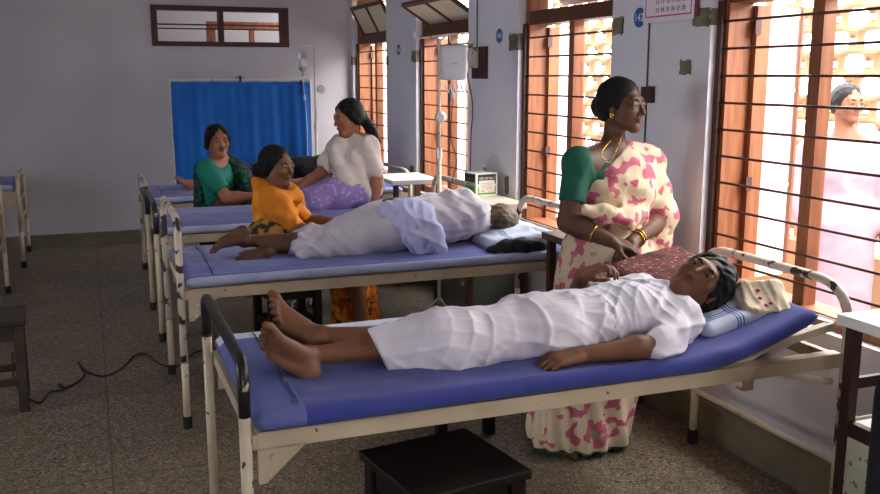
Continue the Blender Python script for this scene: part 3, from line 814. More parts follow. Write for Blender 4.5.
def on_front(u, z): p = a0+ex*u-ey*.0026; return Matrix.Translation((p.x, p.y, a0.z+z)) @ Matrix(((ex.x, 0, -ey.x, 0), (ex.y, 0, -ey.y, 0), (0, 1, 0, 0), (0,0,0,1)))
def on_side(v, z): p = a0+ey*v-ex*.0014; return Matrix.Translation((p.x, p.y, a0.z+z)) @ Matrix(((-ey.x, 0, -ex.x, 0), (-ey.y, 0, -ex.y, 0), (0, 1, 0, 0), (0,0,0,1)))
text('lettering', 'MEE VEE BELT', .019, on_front(cw/2, .111), MT['box_pink'], r)
for k in range(5): bb('print_line', .035, cw-.035-.01*(k % 2), -2.6*e, -2*e, .078-.009*k, .080-.009*k, 'print_grey')
text('lettering', 'MED', .014, on_front(.05, .029), MT['box_black'], r); text('lettering', '10 x 10', .011, on_front(.105, .029), MT['print_grey'], r)
text('lettering', 'MEE VE', .02, on_side(cd/2, .104), MT['print_grey'], r)
text('lettering', 'MEDICON', .019, on_side(cd/2, .074), MT['box_black'], r)
text('lettering', 'VEE BELT', .014, on_side(cd*.42, .045), MT['box_black'], r)
r = thing('plastic_bottle', 'clear plastic bottle leaning up behind the green and white carton', 'bottle', (2.40, 5.47, .80))
fin('body', lathe(B(), [(.028, 0), (.03, .01), (.03, .11), (.012, .14), (.010, .165)], (0,0,0), 16), MT['bottle_plastic'], r, True)
fin('cap', lathe(B(), [(.013, .165), (.013, .185)], (0,0,0), 14), MT['print_white'], r)
fin('tube', tube(B(), smooth_curve([(0,0,.185), (.012,-.005,.205), (.03,-.01,.235), (.034,-.01,.25)]), .005, 8), MT['print_white'], r, True)

# ------------------------------------------------------------------ stands, screen
def make_stand(label, x, y, top, arm, m='white_enamel'):
    r = thing('drip_stand', label, 'drip stand', (x, y, 0), 0, 'drip stands')
    fin('pole', tube(B(), [(x, y, .16), (x, y, top*.62)], .0125, 12), MT[m], r, True, world=True)
    fin('upper_pole', tube(B(), [(x, y, top*.62-.03), (x, y, top)], .009, 10), MT[m], r, True, world=True)
    fin('collar', lathe(B(), [(.017, -.03), (.017, .03)], (x, y, top*.62), 14), MT['metal'], r, world=True)
    for k in range(3):
        a = 2*PI*k/3+PI; c, s = math.cos(a), math.sin(a)
        lg = fin('leg', tube(B(), rounded([(x+.008*c, y+.008*s, .20), (x+.05*c, y+.05*s, .16), (x+.16*c, y+.16*s, .02)], .05), .009, 8), MT[m], r, True, world=True)
        fin('foot_cap', lathe(B(), [(.013, 0), (.013, .03)], (x+.163*c, y+.163*s, 0), 10), MT['rubber'], lg, world=True)
    for pts in arm:
        fin('hook', tube(B(), rounded([(x+p[0], y+p[1], top+p[2]) for p in pts], .015), .005, 8), MT[m], r, True, world=True)
    return r
S1 = (1.955, 5.13)
make_stand('white drip stand with paper-wrapped bag, between second and third beds', S1[0], S1[1], 1.765,
           [[(-.14,.05,.035), (-.14,.05,-.0), (-.11,.04,-.0), (-.11,.04,.0), (.10,-.04,.03), (.10,-.04,.0), (.125,-.045,.0), (.125,-.045,.035)],
            [(0,0,-.02), (.05,-.02,.03), (.065,-.022,-.03), (.09,-.025,-.02)]])
MT_clamp = fin('knob_clamp', lathe(B(), [(.02, -.035), (.034, -.03), (.034, -.012), (.012, -.008)], (S1[0]-.0, S1[1], 1.31), 8, 'y'), MT['metal'])
tag(MT_clamp, 'crinkled silver clamp knob gripping the near drip stand pole', 'clamp')
# paper bag hung on the hook
r = thing('wrapped_drip_bag', 'white paper-wrapped drip bag hanging from the near drip stand hook', 'drip bag', (S1[0]+.07, S1[1]-.03, 1.5))
pb = Sculpt().box((S1[0]+.075, S1[1]-.045, 1.625), (.078, .026, .10), np.array([[.94,.34,0],[-.34,.94,0],[0,0,1]], dtype=np.float32), .014)
pb.disp = wave(.006, (40, 60, 33), ((1,.2,.6), (.3,.1,1), (.8,0,-1)), 3)
sculpt_obj('paper_wrap', pb, .007, MT['paper'], r)
text('printed_mark', 'NS 500', .012, Matrix.Translation((S1[0]+.075-.012, S1[1]-.078, 1.62)) @ Matrix.Rotation(math.radians(-20), 4, 'Z') @ Matrix.Rotation(PI/2, 4, 'X'), MT['print_grey'], r)
for k in range(5):
    x = S1[0]+.02+.026*k
    fin('tubing', tube(B(), smooth_curve([(x, S1[1]-.04, 1.50), (x+.006, S1[1]-.06, 1.465), (x+.02, S1[1]-.05, 1.455), (x+.028, S1[1]-.04, 1.50)]), .0035, 6), MT['bottle_label'], r, True, world=True)
fin('drip_chamber', lathe(B(), [(.004, 0), (.012, .01), (.012, .055), (.005, .065)], (S1[0]+.065, S1[1]-.05, 1.40), 12), MT['bottle_plastic'], r, True, world=True)
fin('drip_line', tube(B(), smooth_curve([(S1[0]+.065, S1[1]-.05, 1.40), (S1[0]+.05, S1[1]-.06, 1.2), (S1[0]+.09, S1[1]-.05, 1.05), (S1[0]+.06, S1[1]-.04, .9), (S1[0]+.05, S1[1]-.06, .76)]), .0028, 6), MT['cable'], r, True, world=True)

S2 = (1.865, 7.93)
make_stand('white drip stand with hanging bottle in front of the blue screen edge', S2[0], S2[1], 1.80, [[(0,0,-.01), (0,0,.0), (-.10,-.02,.0), (-.105,-.02,-.05)]])
tag(fin('adjusting_wheel', lathe(B(), [(.034, 0), (.037, .012), (.03, .02), (.012, .022)], (S2[0]+.048, S2[1]-.03, 1.435), 24, 'y'), MT['print_white']), 'round white adjusting wheel on the far drip stand', 'wheel')
fin('wheel_stem', tube(B(), [(0, .02, 0), (-.05, .03, 0)], .006, 8), MT['metal'], bpy.data.objects['adjusting_wheel']).location = (S2[0]+.048, S2[1]-.03, 1.435)
r = thing('drip_bottle', 'clear drip bottle hanging upside down beside the blue screen', 'drip bottle', (S2[0]-.105, S2[1]-.02, 1.55))
fin('bottle_body', lathe(B(), [(.008, 0), (.014, .01), (.014, .03), (.036, .055), (.037, .17), (.03, .195), (.01, .20)], (0,0,0), 18), MT['bottle_plastic'], r, True)
fin('label', lathe(B(), [(.0375, .075), (.0375, .145)], (0,0,0), 18), MT['bottle_label'], r, True)
fin('drip_line', tube(B(), smooth_curve([(0,0,.0), (.0,-.01,-.12), (.01,-.01,-.2), (.015,-.03,-.45), (0,-.1,-.7), (-.03,-.3,-.86)]), .003, 6), MT['bottle_label'], r, True)
fin('roller_clamp', lathe(B(), [(.008, 0), (.010, .01), (.010, .04), (.006, .05)], (.006,-.01,-.21), 10), MT['print_white'], r, True)

r = thing('folding_screen', 'blue cloth hospital screen on a white tube frame before the back wall', 'screen', (1.27, 8.2, 0))
YS = 8.2; xa, xb, zt = .675, 1.885, 1.515
fr = tube(B(), rounded([(xa, YS, .03), (xa, YS, zt), (xb, YS, zt), (xb, YS, .03)], .02), .010, 10)
fin('frame', fr, MT['white_enamel'], r, True, world=True)
fin('middle_post', tube(B(), [((xa+xb)/2+.01, YS+.012, .03), ((xa+xb)/2+.01, YS+.012, zt+.01)], .009, 8), MT['white_enamel'], r, True, world=True)
fin('hook_clip', box(box(B(), 1.255, 1.275, YS-.02, YS+.02, zt-.02, zt+.035), 1.225, 1.30, YS-.012, YS+.012, zt+.012, zt+.020), MT['iron'], r, world=True)
fin('hook_clip', box(B(), 1.79, 1.805, YS-.025, YS+.0, zt-.12, zt-.005), MT['print_dark'], r, world=True)
b = B(); nx, nz = 150, 40; g = []
for j in range(nz+1):
    row = []
    v = j/nz; z = .30+(zt-.012-.30)*v
    for i in range(nx+1):
        u = i/nx; x = xa+.004+(xb-xa-.008)*u
        a = .012+.010*(1-v)
        y = YS-.016+a*(.5*math.sin(x*31+1.3*math.sin(x*9)+.8*v)+.3*math.sin(x*67+v*2)+.2*math.sin(x*13-v*3))
        if v > .97: y = YS-.012+.3*(y-YS+.012)
        zz = z-(.006*abs(math.sin(x*18)) if v > .985 else 0)
        row.append(b.verts.new((x, y, zz)))
    g.append(row)
for j in range(nz):
    for i in range(nx): b.faces.new((g[j][i], g[j][i+1], g[j+1][i+1], g[j+1][i]))
o = fin('curtain_cloth', b, MT['curtain'], r, True, world=True); so = o.modifiers.new('s', 'SOLIDIFY'); so.thickness = .003

# ------------------------------------------------------------------ things on the pier walls
def badge(y, z, s, label):
    r = thing('number_badge', label, 'number badge', (XW-.001, y, z), 0, 'blue bed number badges')
    fin('disc', lathe(B(), [(.046, 0), (.046, -.003)], (XW-.0005, y, z), 32, 'x'), MT['badge_blue'], r, world=True)
    M = Matrix.Translation((XW-.0042, y, z-.001)) @ Matrix(((0,0,-1,0),(-1,0,0,0),(0,1,0,0),(0,0,0,1)))
    text('number', s, .052, M, MT['print_white'], r)
badge(3.845, 1.822, '142', 'blue round number badge partly behind the calendar')
badge(5.445, 1.80, '144', 'blue round number badge reading 144, left of the middle window')
badge(7.48, 1.765, '146', 'small blue round number badge on the farthest pier')
# calendar
r = thing('wall_calendar', 'white paper calendar with red border and a leaf of dates on the near pier', 'calendar', (XW-.01, 3.6, 1.79))
Mc = lambda y, z, d=.0: Matrix.Translation((XW-.018-d, y, z)) @ Matrix(((0,0,-1,0),(-1,0,0,0),(0,1,0,0),(0,0,0,1)))
ya, yb_, zb_, zt_ = 3.40, 3.79, 1.792, 2.32
fin('back_sheets', box(B(), XW-.014, XW-.004, ya-.02, yb_-.01, zb_+.012, zt_), MT['calendar_edge'], r, world=True)
fin('leaf', box(B(), XW-.017, XW-.0145, ya, yb_, zb_, zt_), MT['calendar'], r, world=True)
for (a, c, z0, z1) in ((ya+.018, yb_-.018, zb_+.022, zb_+.028), (ya+.018, ya+.024, zb_+.028, zt_-.02), (yb_-.024, yb_-.018, zb_+.028, zt_-.02), (ya+.018, yb_-.018, zt_-.03, zt_-.022)):
    fin('border_line', box(B(), XW-.0178, XW-.0168, a, c, z0, z1), MT['red_print'], r, world=True)
rows = [['2','3','4','5','6','7','8'], ['9','10','11','12','13','14','15'], ['16','17','18','19','20','21','22'], ['23','24','25','26','27','28','']]
for j, row in enumerate(rows):
    for i, s in enumerate(row):
        if s: text('date', s, .027, Mc(yb_-.115-.040*i, zb_+.052+.036*(3-j)), MT['red_print' if i == 0 or s == '12' else 'dark_print'], r)
# switchboards
r = thing('switchboard', 'brown wooden board with a grey switch box beside the third window', 'switchboard', (XW-.01, 5.75, 1.64))
fin('backboard', box(B(), XW-.018, XW, 5.62, 5.86, 1.53, 1.74), MT['wood_dark'], r, world=True, bevel=.003)
fin('switch_box', box(B(), XW-.065, XW-.018, 5.74, 5.84, 1.60, 1.73), MT['locker_cream'], r, world=True, bevel=.004)
fin('plug', lathe(B(), [(.02, -.012), (.018, -.05), (.008, -.06)], (XW-.006, 5.87, 1.635), 12, 'x'), MT['rubber'], r, True, world=True)
fin('cord', tube(B(), smooth_curve([(XW-.05, 5.86, 1.62), (XW-.05, 5.84, 1.53), (XW-.02, 5.83, 1.35), (XW-.02, 5.86, 1.1), (XW-.03, 5.84, .85)]), .004, 6), MT['cable'], r, True, world=True)
r = thing('switchboard', 'small dark wooden switch block beside the standing woman head', 'switchboard', (XW-.01, 3.76, 1.47))
fin('block', box(B(), XW-.035, XW, 3.69, 3.76, 1.425, 1.50), MT['wood_dark'], r, world=True, bevel=.003)

# black cable on the floor, sandals, the dark chair back cut by the right edge
pts = [(12,352),(16,385),(38,403),(50,392),(64,390),(60,384),(66,388),(84,376),(78,362),(86,371),(104,376),(122,368),(134,356),(146,354),(160,364),(178,366),(196,352),(222,348)]
def gz(px, py, z=.006):
    r = FWD+RGT*((px-440)/915)+UPV*((247-py)/915); return EYE+r*((z-1.55)/r.z)
tag(fin('cable', tube(B(), smooth_curve([gz(*p) for p in pts], 6), .005, 6), MT['cable'], None, True), 'thin black cable trailing across the floor from the left stool', 'cable')
for k, (x, y, a) in enumerate(((1.24, 5.95, .3), (1.37, 5.97, .1))):
    r = thing('sandal', ('left', 'right')[k]+' one of the dark pair of sandals under the third bed', 'sandal', (x, y, 0), a, 'sandals on the floor')
    b = B(); n = 24
    pr_ = [(.038*math.cos(t)*(1+.15*math.sin(t)), .12*math.sin(t)) for t in [2*PI*i/n for i in range(n)]]
    f = [b.verts.new((p, q, 0)) for p, q in pr_]; g2 = [b.verts.new((p, q, .02)) for p, q in pr_]
    b.faces.new(f[::-1]); b.faces.new(g2)
    for i in range(n): b.faces.new((f[i], f[(i+1)%n], g2[(i+1)%n], g2[i]))
    fin('sole', b, MT['sandal'], r)
    fin('strap', tube(B(), rounded([(-.036,.0,.015), (-.02,.03,.05), (.02,.03,.05), (.036,.0,.015)], .02), .006, 8), MT['locker_cream'], r, True)
r = thing('chair', 'black chair seen only as a dark edge at the lower right', 'chair', (1.25, 1.02, 0))
cb = Sculpt().box((1.257, 1.0, .78), (.12, .03, .30), np.array([[.84,.54,0],[-.54,.84,0],[0,0,1]], dtype=np.float32), .03, .01)
sculpt_obj('backrest', cb, .015, MT['black_plain'], r)
MCH = Matrix.Translation((1.245, 1.02, 0)) @ Matrix.Rotation(math.radians(-33), 4, 'Z')
def cpart(n, b, m='rubber'):
    bmesh.ops.transform(b, matrix=MCH, verts=b.verts); fin(n, b, MT[m], r, world=True)
cpart('seat', box(B(), -.12, .28, -.45, .0, .42, .46))
for x in (-.10, .26):
    for y in (-.43, -.02): cpart('leg', tube(B(), [(x, y, 0), (x, y, .42)], .012, 8))
for x in (-.09, .10): cpart('back_post', tube(B(), [(x, -.01, .44), (x, .0, .60)], .012, 8))
# ------------------------------------------------------------------ people
def axes(fwd, up):
    r, f, u, M = frame(fwd, up); return r, f, u, M
def torso(S, pel, chest, fwd, neck, w=1.0, infl=0.0, k=.05, pelvis=True, dp=1.0):
    up = (V(chest)-V(pel)); r, f, u, M = axes(fwd, up)
    pel, chest, neck = V(pel), V(chest), V(neck)
    if pelvis: S.ell(pel, (.155*w+infl, .105*w*dp+infl, .11+infl), M, k)
    S.ell(pel.lerp(chest, .45), (.125*w+infl, .095*w*dp+infl, .13+infl), M, k)
    S.ell(chest, (.148*w+infl, .10*w*dp+infl, .145+infl), M, k)
    S.ell(chest+f*.045*w*dp+r*.06*w-u*.01, (.055*w+infl,.05*w+infl,.06+infl), M, .03)
    S.ell(chest+f*.045*w*dp-r*.06*w-u*.01, (.055*w+infl,.05*w+infl,.06+infl), M, .03)
    return r, f, u, M
def shoulders(S, chest, neck, shl, shr, infl=0):
    for s in (shl, shr): S.cap(V(neck)-V((0,0,0)), s, .05+infl, .052+infl, .04); S.cap(V(chest), s, .08+infl, .05+infl, .05)
def hair_cap(P, R, M, k=.01, back=1.0, low=-.05, face_w=.058, part=True):
    h = Sculpt()
    h.ell(P(0,-.024,.040), R(.081,.094*back,.083), M, .02)
    h.ell(P(0,-.055,-.01), R(.072,.06,.07), M, .03)
    for q in (-1, 1): h.ell(P(q*.062,-.022,.004), R(.021,.045,.05), M, .02)
    h.ell(P(0,.092,-.036), R(face_w+.002,.075,.089), M, .010, sub=True)
    h.box(P(0,.055,-.085), R(.11,.065,.065), M, .02, .015, sub=True)
    h.box(P(0,.0,-.12), R(.11,.12,.05), M, .02, .015, sub=True)
    h.ell(P(0,.098,.055), R(.004,.06,.04), M, .008, sub=True)
    if low < -.055:
        for q in (-1, 1): h.chain([P(q*.045,.035,.062), P(q*.068,.012,.02), P(q*.070,-.02,-.035)], [.018,.017,.022], .02)
    r_ = V(M[:, 0]); h.disp = lambda X, Y, Z: .0016*np.sin((X*r_.x+Y*r_.y+Z*r_.z)*330+4*np.sin(X*30+Z*40))+.0012*np.sin(X*170+Y*150+Z*60)
    return h
def FOLD(a, s, seed=0):
    """cloth creases: a few families of narrow ridges that wander, fade and cross"""
    rng = np.random.RandomState(seed+100); F = []
    for i in range(6):
        d = rng.randn(3); d /= np.linalg.norm(d); F.append((d, (22, 30, 38, 48, 60, 75)[i]*s, rng.rand(3)*6, rng.randn(3)*7, rng.randn(3)*5))
    def f(X, Y, Z):
        t = 0
        for i, (d, k, p, q, g) in enumerate(F):
            ph = (X*d[0]+Y*d[1]+Z*d[2])*k+p[0]+1.6*np.sin(X*q[0]+Y*q[1]+Z*q[2]+p[1])
            m = .5+.5*np.sin(X*g[0]*2+Y*g[1]*2+Z*g[2]*2+p[2])
            t = t-(1-np.abs(np.sin(ph*.85)))**2.0*m*(1.25-.12*i)
        return a*(t*.75+.55)
    return f
def zero(o): return o

# --- nearest patient, lying on her back with the head turned to the camera
def patient_near():
    Y = 2.54
    S = Sculpt()
    pel = V((1.36, 2.56, .755)); chest = V((1.64, 2.56, .768)); neck = V((1.825, 2.555, .80))
    torso(S, pel, chest, (0,0,1), neck, .90, -.006, dp=.68)
    shL, elL, wrL = V((1.765, 2.415, .770)), V((1.620, 2.315, .730)), V((1.350, 2.345, .715))
    shR, elR, wrR = V((1.80, 2.71, .79)), V((1.64, 2.86, .76)), V((1.575, 2.745, .865))
    shoulders(S, chest, neck, shL, shR)
    limb(S, shL, elL, wrL, .043, .034, .023); limb(S, shR, elR, wrR, .043, .034, .023)
    sculpt_hand(S, wrL, (-1,-.02,-.06), (0,.15,-1), (-.1,1,.1), .38, 1.0)
    sculpt_hand(S, wrR, (.55,-.22,.25), (.2,-.6,-.75), (.5,.5,.6), .62, .95)
    # legs: right one crossed under
    hipR, knR, anR = V((1.34, 2.63, .745)), V((.955, 2.56, .738)), V((.555, 2.56, .740))
    hipL, knL, anL = V((1.34, 2.48, .745)), V((.965, 2.50, .760)), V((.612, 2.64, .775))
    limb(S, hipR, knR, anR, .066, .038, .025, .03); limb(S, hipL, knL, anL, .066, .038, .025, .03)
    sculpt_foot(S, anR, (-.70,-.04,.70), (.45,.85,.40), 1, 1.0)
    sculpt_foot(S, anL, (-.62,.02,.78), (.58,-.60,.46), -1, .98)
    # head
    tc = (EYE-V((2.0,2.5,.86))).normalized()
    up = RGT*.80+UPV*.55+tc*-.1
    fw = tc*.93+(RGT*-.55+UPV*.83)*.36
    em = at(700.5, 271.0, 2.475); r, f, u, M = frame(fw, up)
    c = em-f*.078
    P, R, M = sculpt_head(S, c, fw, up, 1.0)
    S.chain([P(0,-.03,-.05), neck.lerp(V(P(0,-.03,-.09)), .4), neck], [.048,.05,.062], .03)
    body = sculpt_obj('person', S, .006, MT['skin'], None, regions=[
        ((1.84,2.2,.70),(2.3,2.9,1.1),.0032), ((.80,2.2,.64),(1.86,3.0,1.05),.0065), ((.38,2.3,.6),(.82,2.8,1.0),.0036)])
    tag(body, 'elderly person in white lying on the nearest bed, barefoot, head turned on the pillow', 'person')
    face_parts(P, R, M, body)
    h = hair_cap(P, R, M); h.ell(P(.0,-.04,.045), R(.088,.098,.088), M, .02); h.ell(P(0,.094,-.036), R(.058,.075,.094), M, .010, sub=True); h.ell(P(-.05,-.07,-.03), R(.05,.05,.06), M, .04); h.disp = wave(.0045, (160,130,190), ((1,.3,.4),(.3,1,.6),(.4,.5,1)), 5)
    sculpt_obj('hair', h, .004, MT['hair_old'], body)
    # white blouse
    b = Sculpt(); torso(b, pel+V((.02,0,0)), chest, (0,0,1), neck, .96, .020, .05, pelvis=False, dp=.74)
    b.cap(chest, shL, .075, .060, .05); b.cap(chest, shR, .075, .058, .05); b.cap(neck+V((-.05,0,-.01)), shL, .060, .058, .05); b.cap(neck+V((-.05,0,-.01)), shR, .064, .058, .05)
    b.chain([shL, shL.lerp(elL, .9)], [.062, .052], .03); b.chain([shR, shR.lerp(elR, .95)], [.062, .052], .03)
    b.cap(elL+V((.02,.015,.0)), elL+V((-.01,.005,-.005)), .05, .049, .02)
    fa = FOLD(.010, 1.25, 2)
    b.disp = lambda X, Y, Z: fa(X, Y, Z)+.0035*np.sin(70*(X*.8+Y*.35-Z*.5)+3*np.sin(9*Z+5*Y))*(1/(1+np.exp(-(X-1.5)*20)))
    b.clip(neck+V((.025,0,.0)), (1,0,.35))
    sculpt_obj('blouse', b, .005, MT['white_blouse'], body)
    # white waist cloth down to mid calf
    g = Sculpt()
    g.ell(pel+V((0,0,-.0)), (.16,.172,.086), None, .06); g.ell((1.50,2.56,.765), (.12,.15,.085), None, .06)
    g.chain([(1.30,2.62,.75), (1.05,2.60,.745), (.95,2.57,.745), (.70,2.54,.725)], [.080,.068,.064,.036], .08)
    g.chain([(1.30,2.48,.75), (1.05,2.49,.745), (.95,2.50,.757), (.70,2.60,.748)], [.080,.068,.068,.034], .08)
    g.chain([(1.30,2.56,.745), (1.0,2.54,.735), (.72,2.54,.735)], [.085,.065,.045], .06)
    g.cap((1.0,2.46,.70), (.80,2.50,.70), .03, .02, .06)
    fb = FOLD(.011, 1.1, 8)
    def wf(X, Y, Z):
        w = fb(X, Y, Z)
        w = w+.0025*np.sin(52*X-18*Y+14*Z+2.5*np.sin(11*Y+7*Z)+1.5*np.sin(6*X))*np.exp(-((X-1.2)/.33)**2)
        w = w-.008*np.exp(-((X-1.245-.25*(Z-.75)+.12*(Y-2.5))/.010)**2)*(Z > .70)      # the rolled hem of the upper wrap
        return w
    g.disp = wf
    g.clip((.765,2.55,.75), (-1,.12,-.45)); g.clip((1.5,2.5,.686), (0,0,-1))
    sculpt_obj('waist_cloth', g, .005, MT['white_cloth'], body)
patient_near()

# --- patient on the second bed, lying on the side with the back to the camera
def patient_far():
    S = Sculpt()
    yb = 4.37
    pel, chest, neck = V((1.40, yb, .80)), V((1.72, yb+.02, .815)), V((1.90, yb+.02, .80))
    torso(S, pel, chest, (0,1,.15), neck, .95, 0)
    shU, shD = V((1.80, yb-.02, .90)), V((1.84, yb+.03, .735))
    shoulders(S, chest, neck, shU, shD)
    limb(S, shU, V((1.62, yb+.16, .86)), V((1.66, yb+.32, .76)), .045, .036, .025)
    limb(S, shD, V((1.70, yb+.22, .725)), V((1.85, yb+.32, .725)), .045, .036, .025)
    sculpt_hand(S, (1.66,yb+.32,.76), (.3,.8,-.3), (0,-.2,-1), (1,0,0), .4)
    sculpt_hand(S, (1.85,yb+.32,.725), (.8,.5,0), (0,0,-1), (0,1,0), .4)
    limb(S, (1.36,yb+.0,.83), (1.03, yb+.0, .755), (.665, 4.40, .762), .075, .036, .026)
    limb(S, (1.36,yb+.03,.755), (1.0, yb-.0, .730), (.76, 4.38, .722), .075, .036, .026)
    sculpt_foot(S, (.665, 4.40, .765), (-.80,-.12,-.42), (.62,.1,-.62), -1, .9)
    sculpt_foot(S, (.76, 4.30, .722), (-.85,-.25,-.1), (.2,-.85,.35), 1, .92)
    hc = V((1.985, yb+.02, .80))
    P, R, M = sculpt_head(S, hc, (-.05,1,.2), (1,-.05,.12))
    S.cap(P(0,-.03,-.05), neck, .048, .06, .03)
    body = sculpt_obj('person', S, .008, MT['skin_dark'], None, regions=[((.4,3.9,.6),(2.2,5,1.1),.006)])
    tag(body, 'grey-haired person in pale clothes lying turned away on the second bed', 'person')
    face_parts(P, R, M, body, True)
    h = Sculpt().ell(P(0,-.024,.03), R(.086,.098,.092), M, .02).ell(P(0,-.09,.01), R(.055,.05,.06), M, .03)
    h.ell(P(0,.09,-.03), R(.06,.07,.085), M, .012, sub=True); h.disp = wave(.003, (150,120,170), ((1,.3,.4),(.3,1,.6),(.4,.5,1)), 6)
    sculpt_obj('hair', h, .006, MT['hair_grey'], body)
    g = Sculpt()
    g.ell((1.40,yb,.80), (.20,.17,.125), None, .07); g.ell((1.50,yb,.83), (.16,.15,.10), None, .07)
    g.cap((1.79,yb-.02,.885), (1.64,yb+.13,.85), .072, .07, .05); g.ell((1.70,yb+.01,.825), (.19,.155,.13), None, .07); g.ell((1.82,yb,.85), (.09,.13,.09), None, .06)
    g.cap((1.86,yb+.0,.81), (1.93,yb+.01,.77), .085, .06, .05)
    fa = FOLD(.015, .9, 12); g.disp = lambda X, Y, Z: fa(X, Y, Z)+.006*np.sin(60*X+20*Z+3*np.sin(8*Y+5*Z))*np.exp(-((X-1.75)/.18)**2)
    g.clip((1.4,yb,.684), (0,0,-1)); g.clip((1.46,yb,.8), (-1,0,-.1))
    sculpt_obj('gown', g, .009, MT['white_cloth'], body)
    w = Sculpt()
    w.ell((1.40,yb,.80), (.22,.172,.122), None, .08)
    w.chain([(1.36,yb,.79), (1.20,yb,.765), (1.02,yb,.738), (.90,yb-.0,.730)], [.13,.100,.062,.050], .07)
    w.cap((1.2,yb-.07,.72), (.93,yb-.10,.705), .05, .035, .06)
    w.cap((1.02,yb+.02,.75), (.90,yb+.04,.735), .05, .04, .05)
    fb = FOLD(.022, 1.0, 22)
    w.disp = lambda X, Y, Z: fb(X, Y, Z)*np.clip((1.25-X)*4, .25, 1)+.006*np.sin(48*X-30*Z+2*np.sin(9*Y))*np.clip((1.5-X)*2, 0, 1)
    w.clip((.885,yb,.75), (-1,0,.3)); w.clip((1.4,yb,.684), (0,0,-1))
    sculpt_obj('waist_cloth', w, .008, MT['gown'], body)
    t = Sculpt()
    t.chain([at(378,215,yb-.06), at(390,209,yb-.10), at(408,208,yb-.10), at(425,211,yb-.10), at(440,210,yb-.06)], [.022,.034,.040,.034,.026], .06)
    t.chain([at(386,219,yb-.12), at(404,219,yb-.14), at(420,216,yb-.14)], [.020,.030,.03], .06)
    t.chain([at(402,228,yb-.165), at(412,240,yb-.17), at(420,254,yb-.165)], [.022,.030,.018], .06)
    t.chain([at(430,222,yb-.15), at(436,236,yb-.165), at(440,252,yb-.16), at(437,260,yb-.15)], [.030,.034,.028,.018], .06)
    t.chain([at(418,226,yb-.15), at(428,244,yb-.16)], [.03,.03], .06)
    t.disp = FOLD(.011, 1.2, 31)
    tt = sculpt_obj('towel', t, .007, MT['towel_lilac'])
    tag(tt, 'crumpled lilac-white cloth lying over the hip of the person on the second bed', 'cloth')
patient_far()

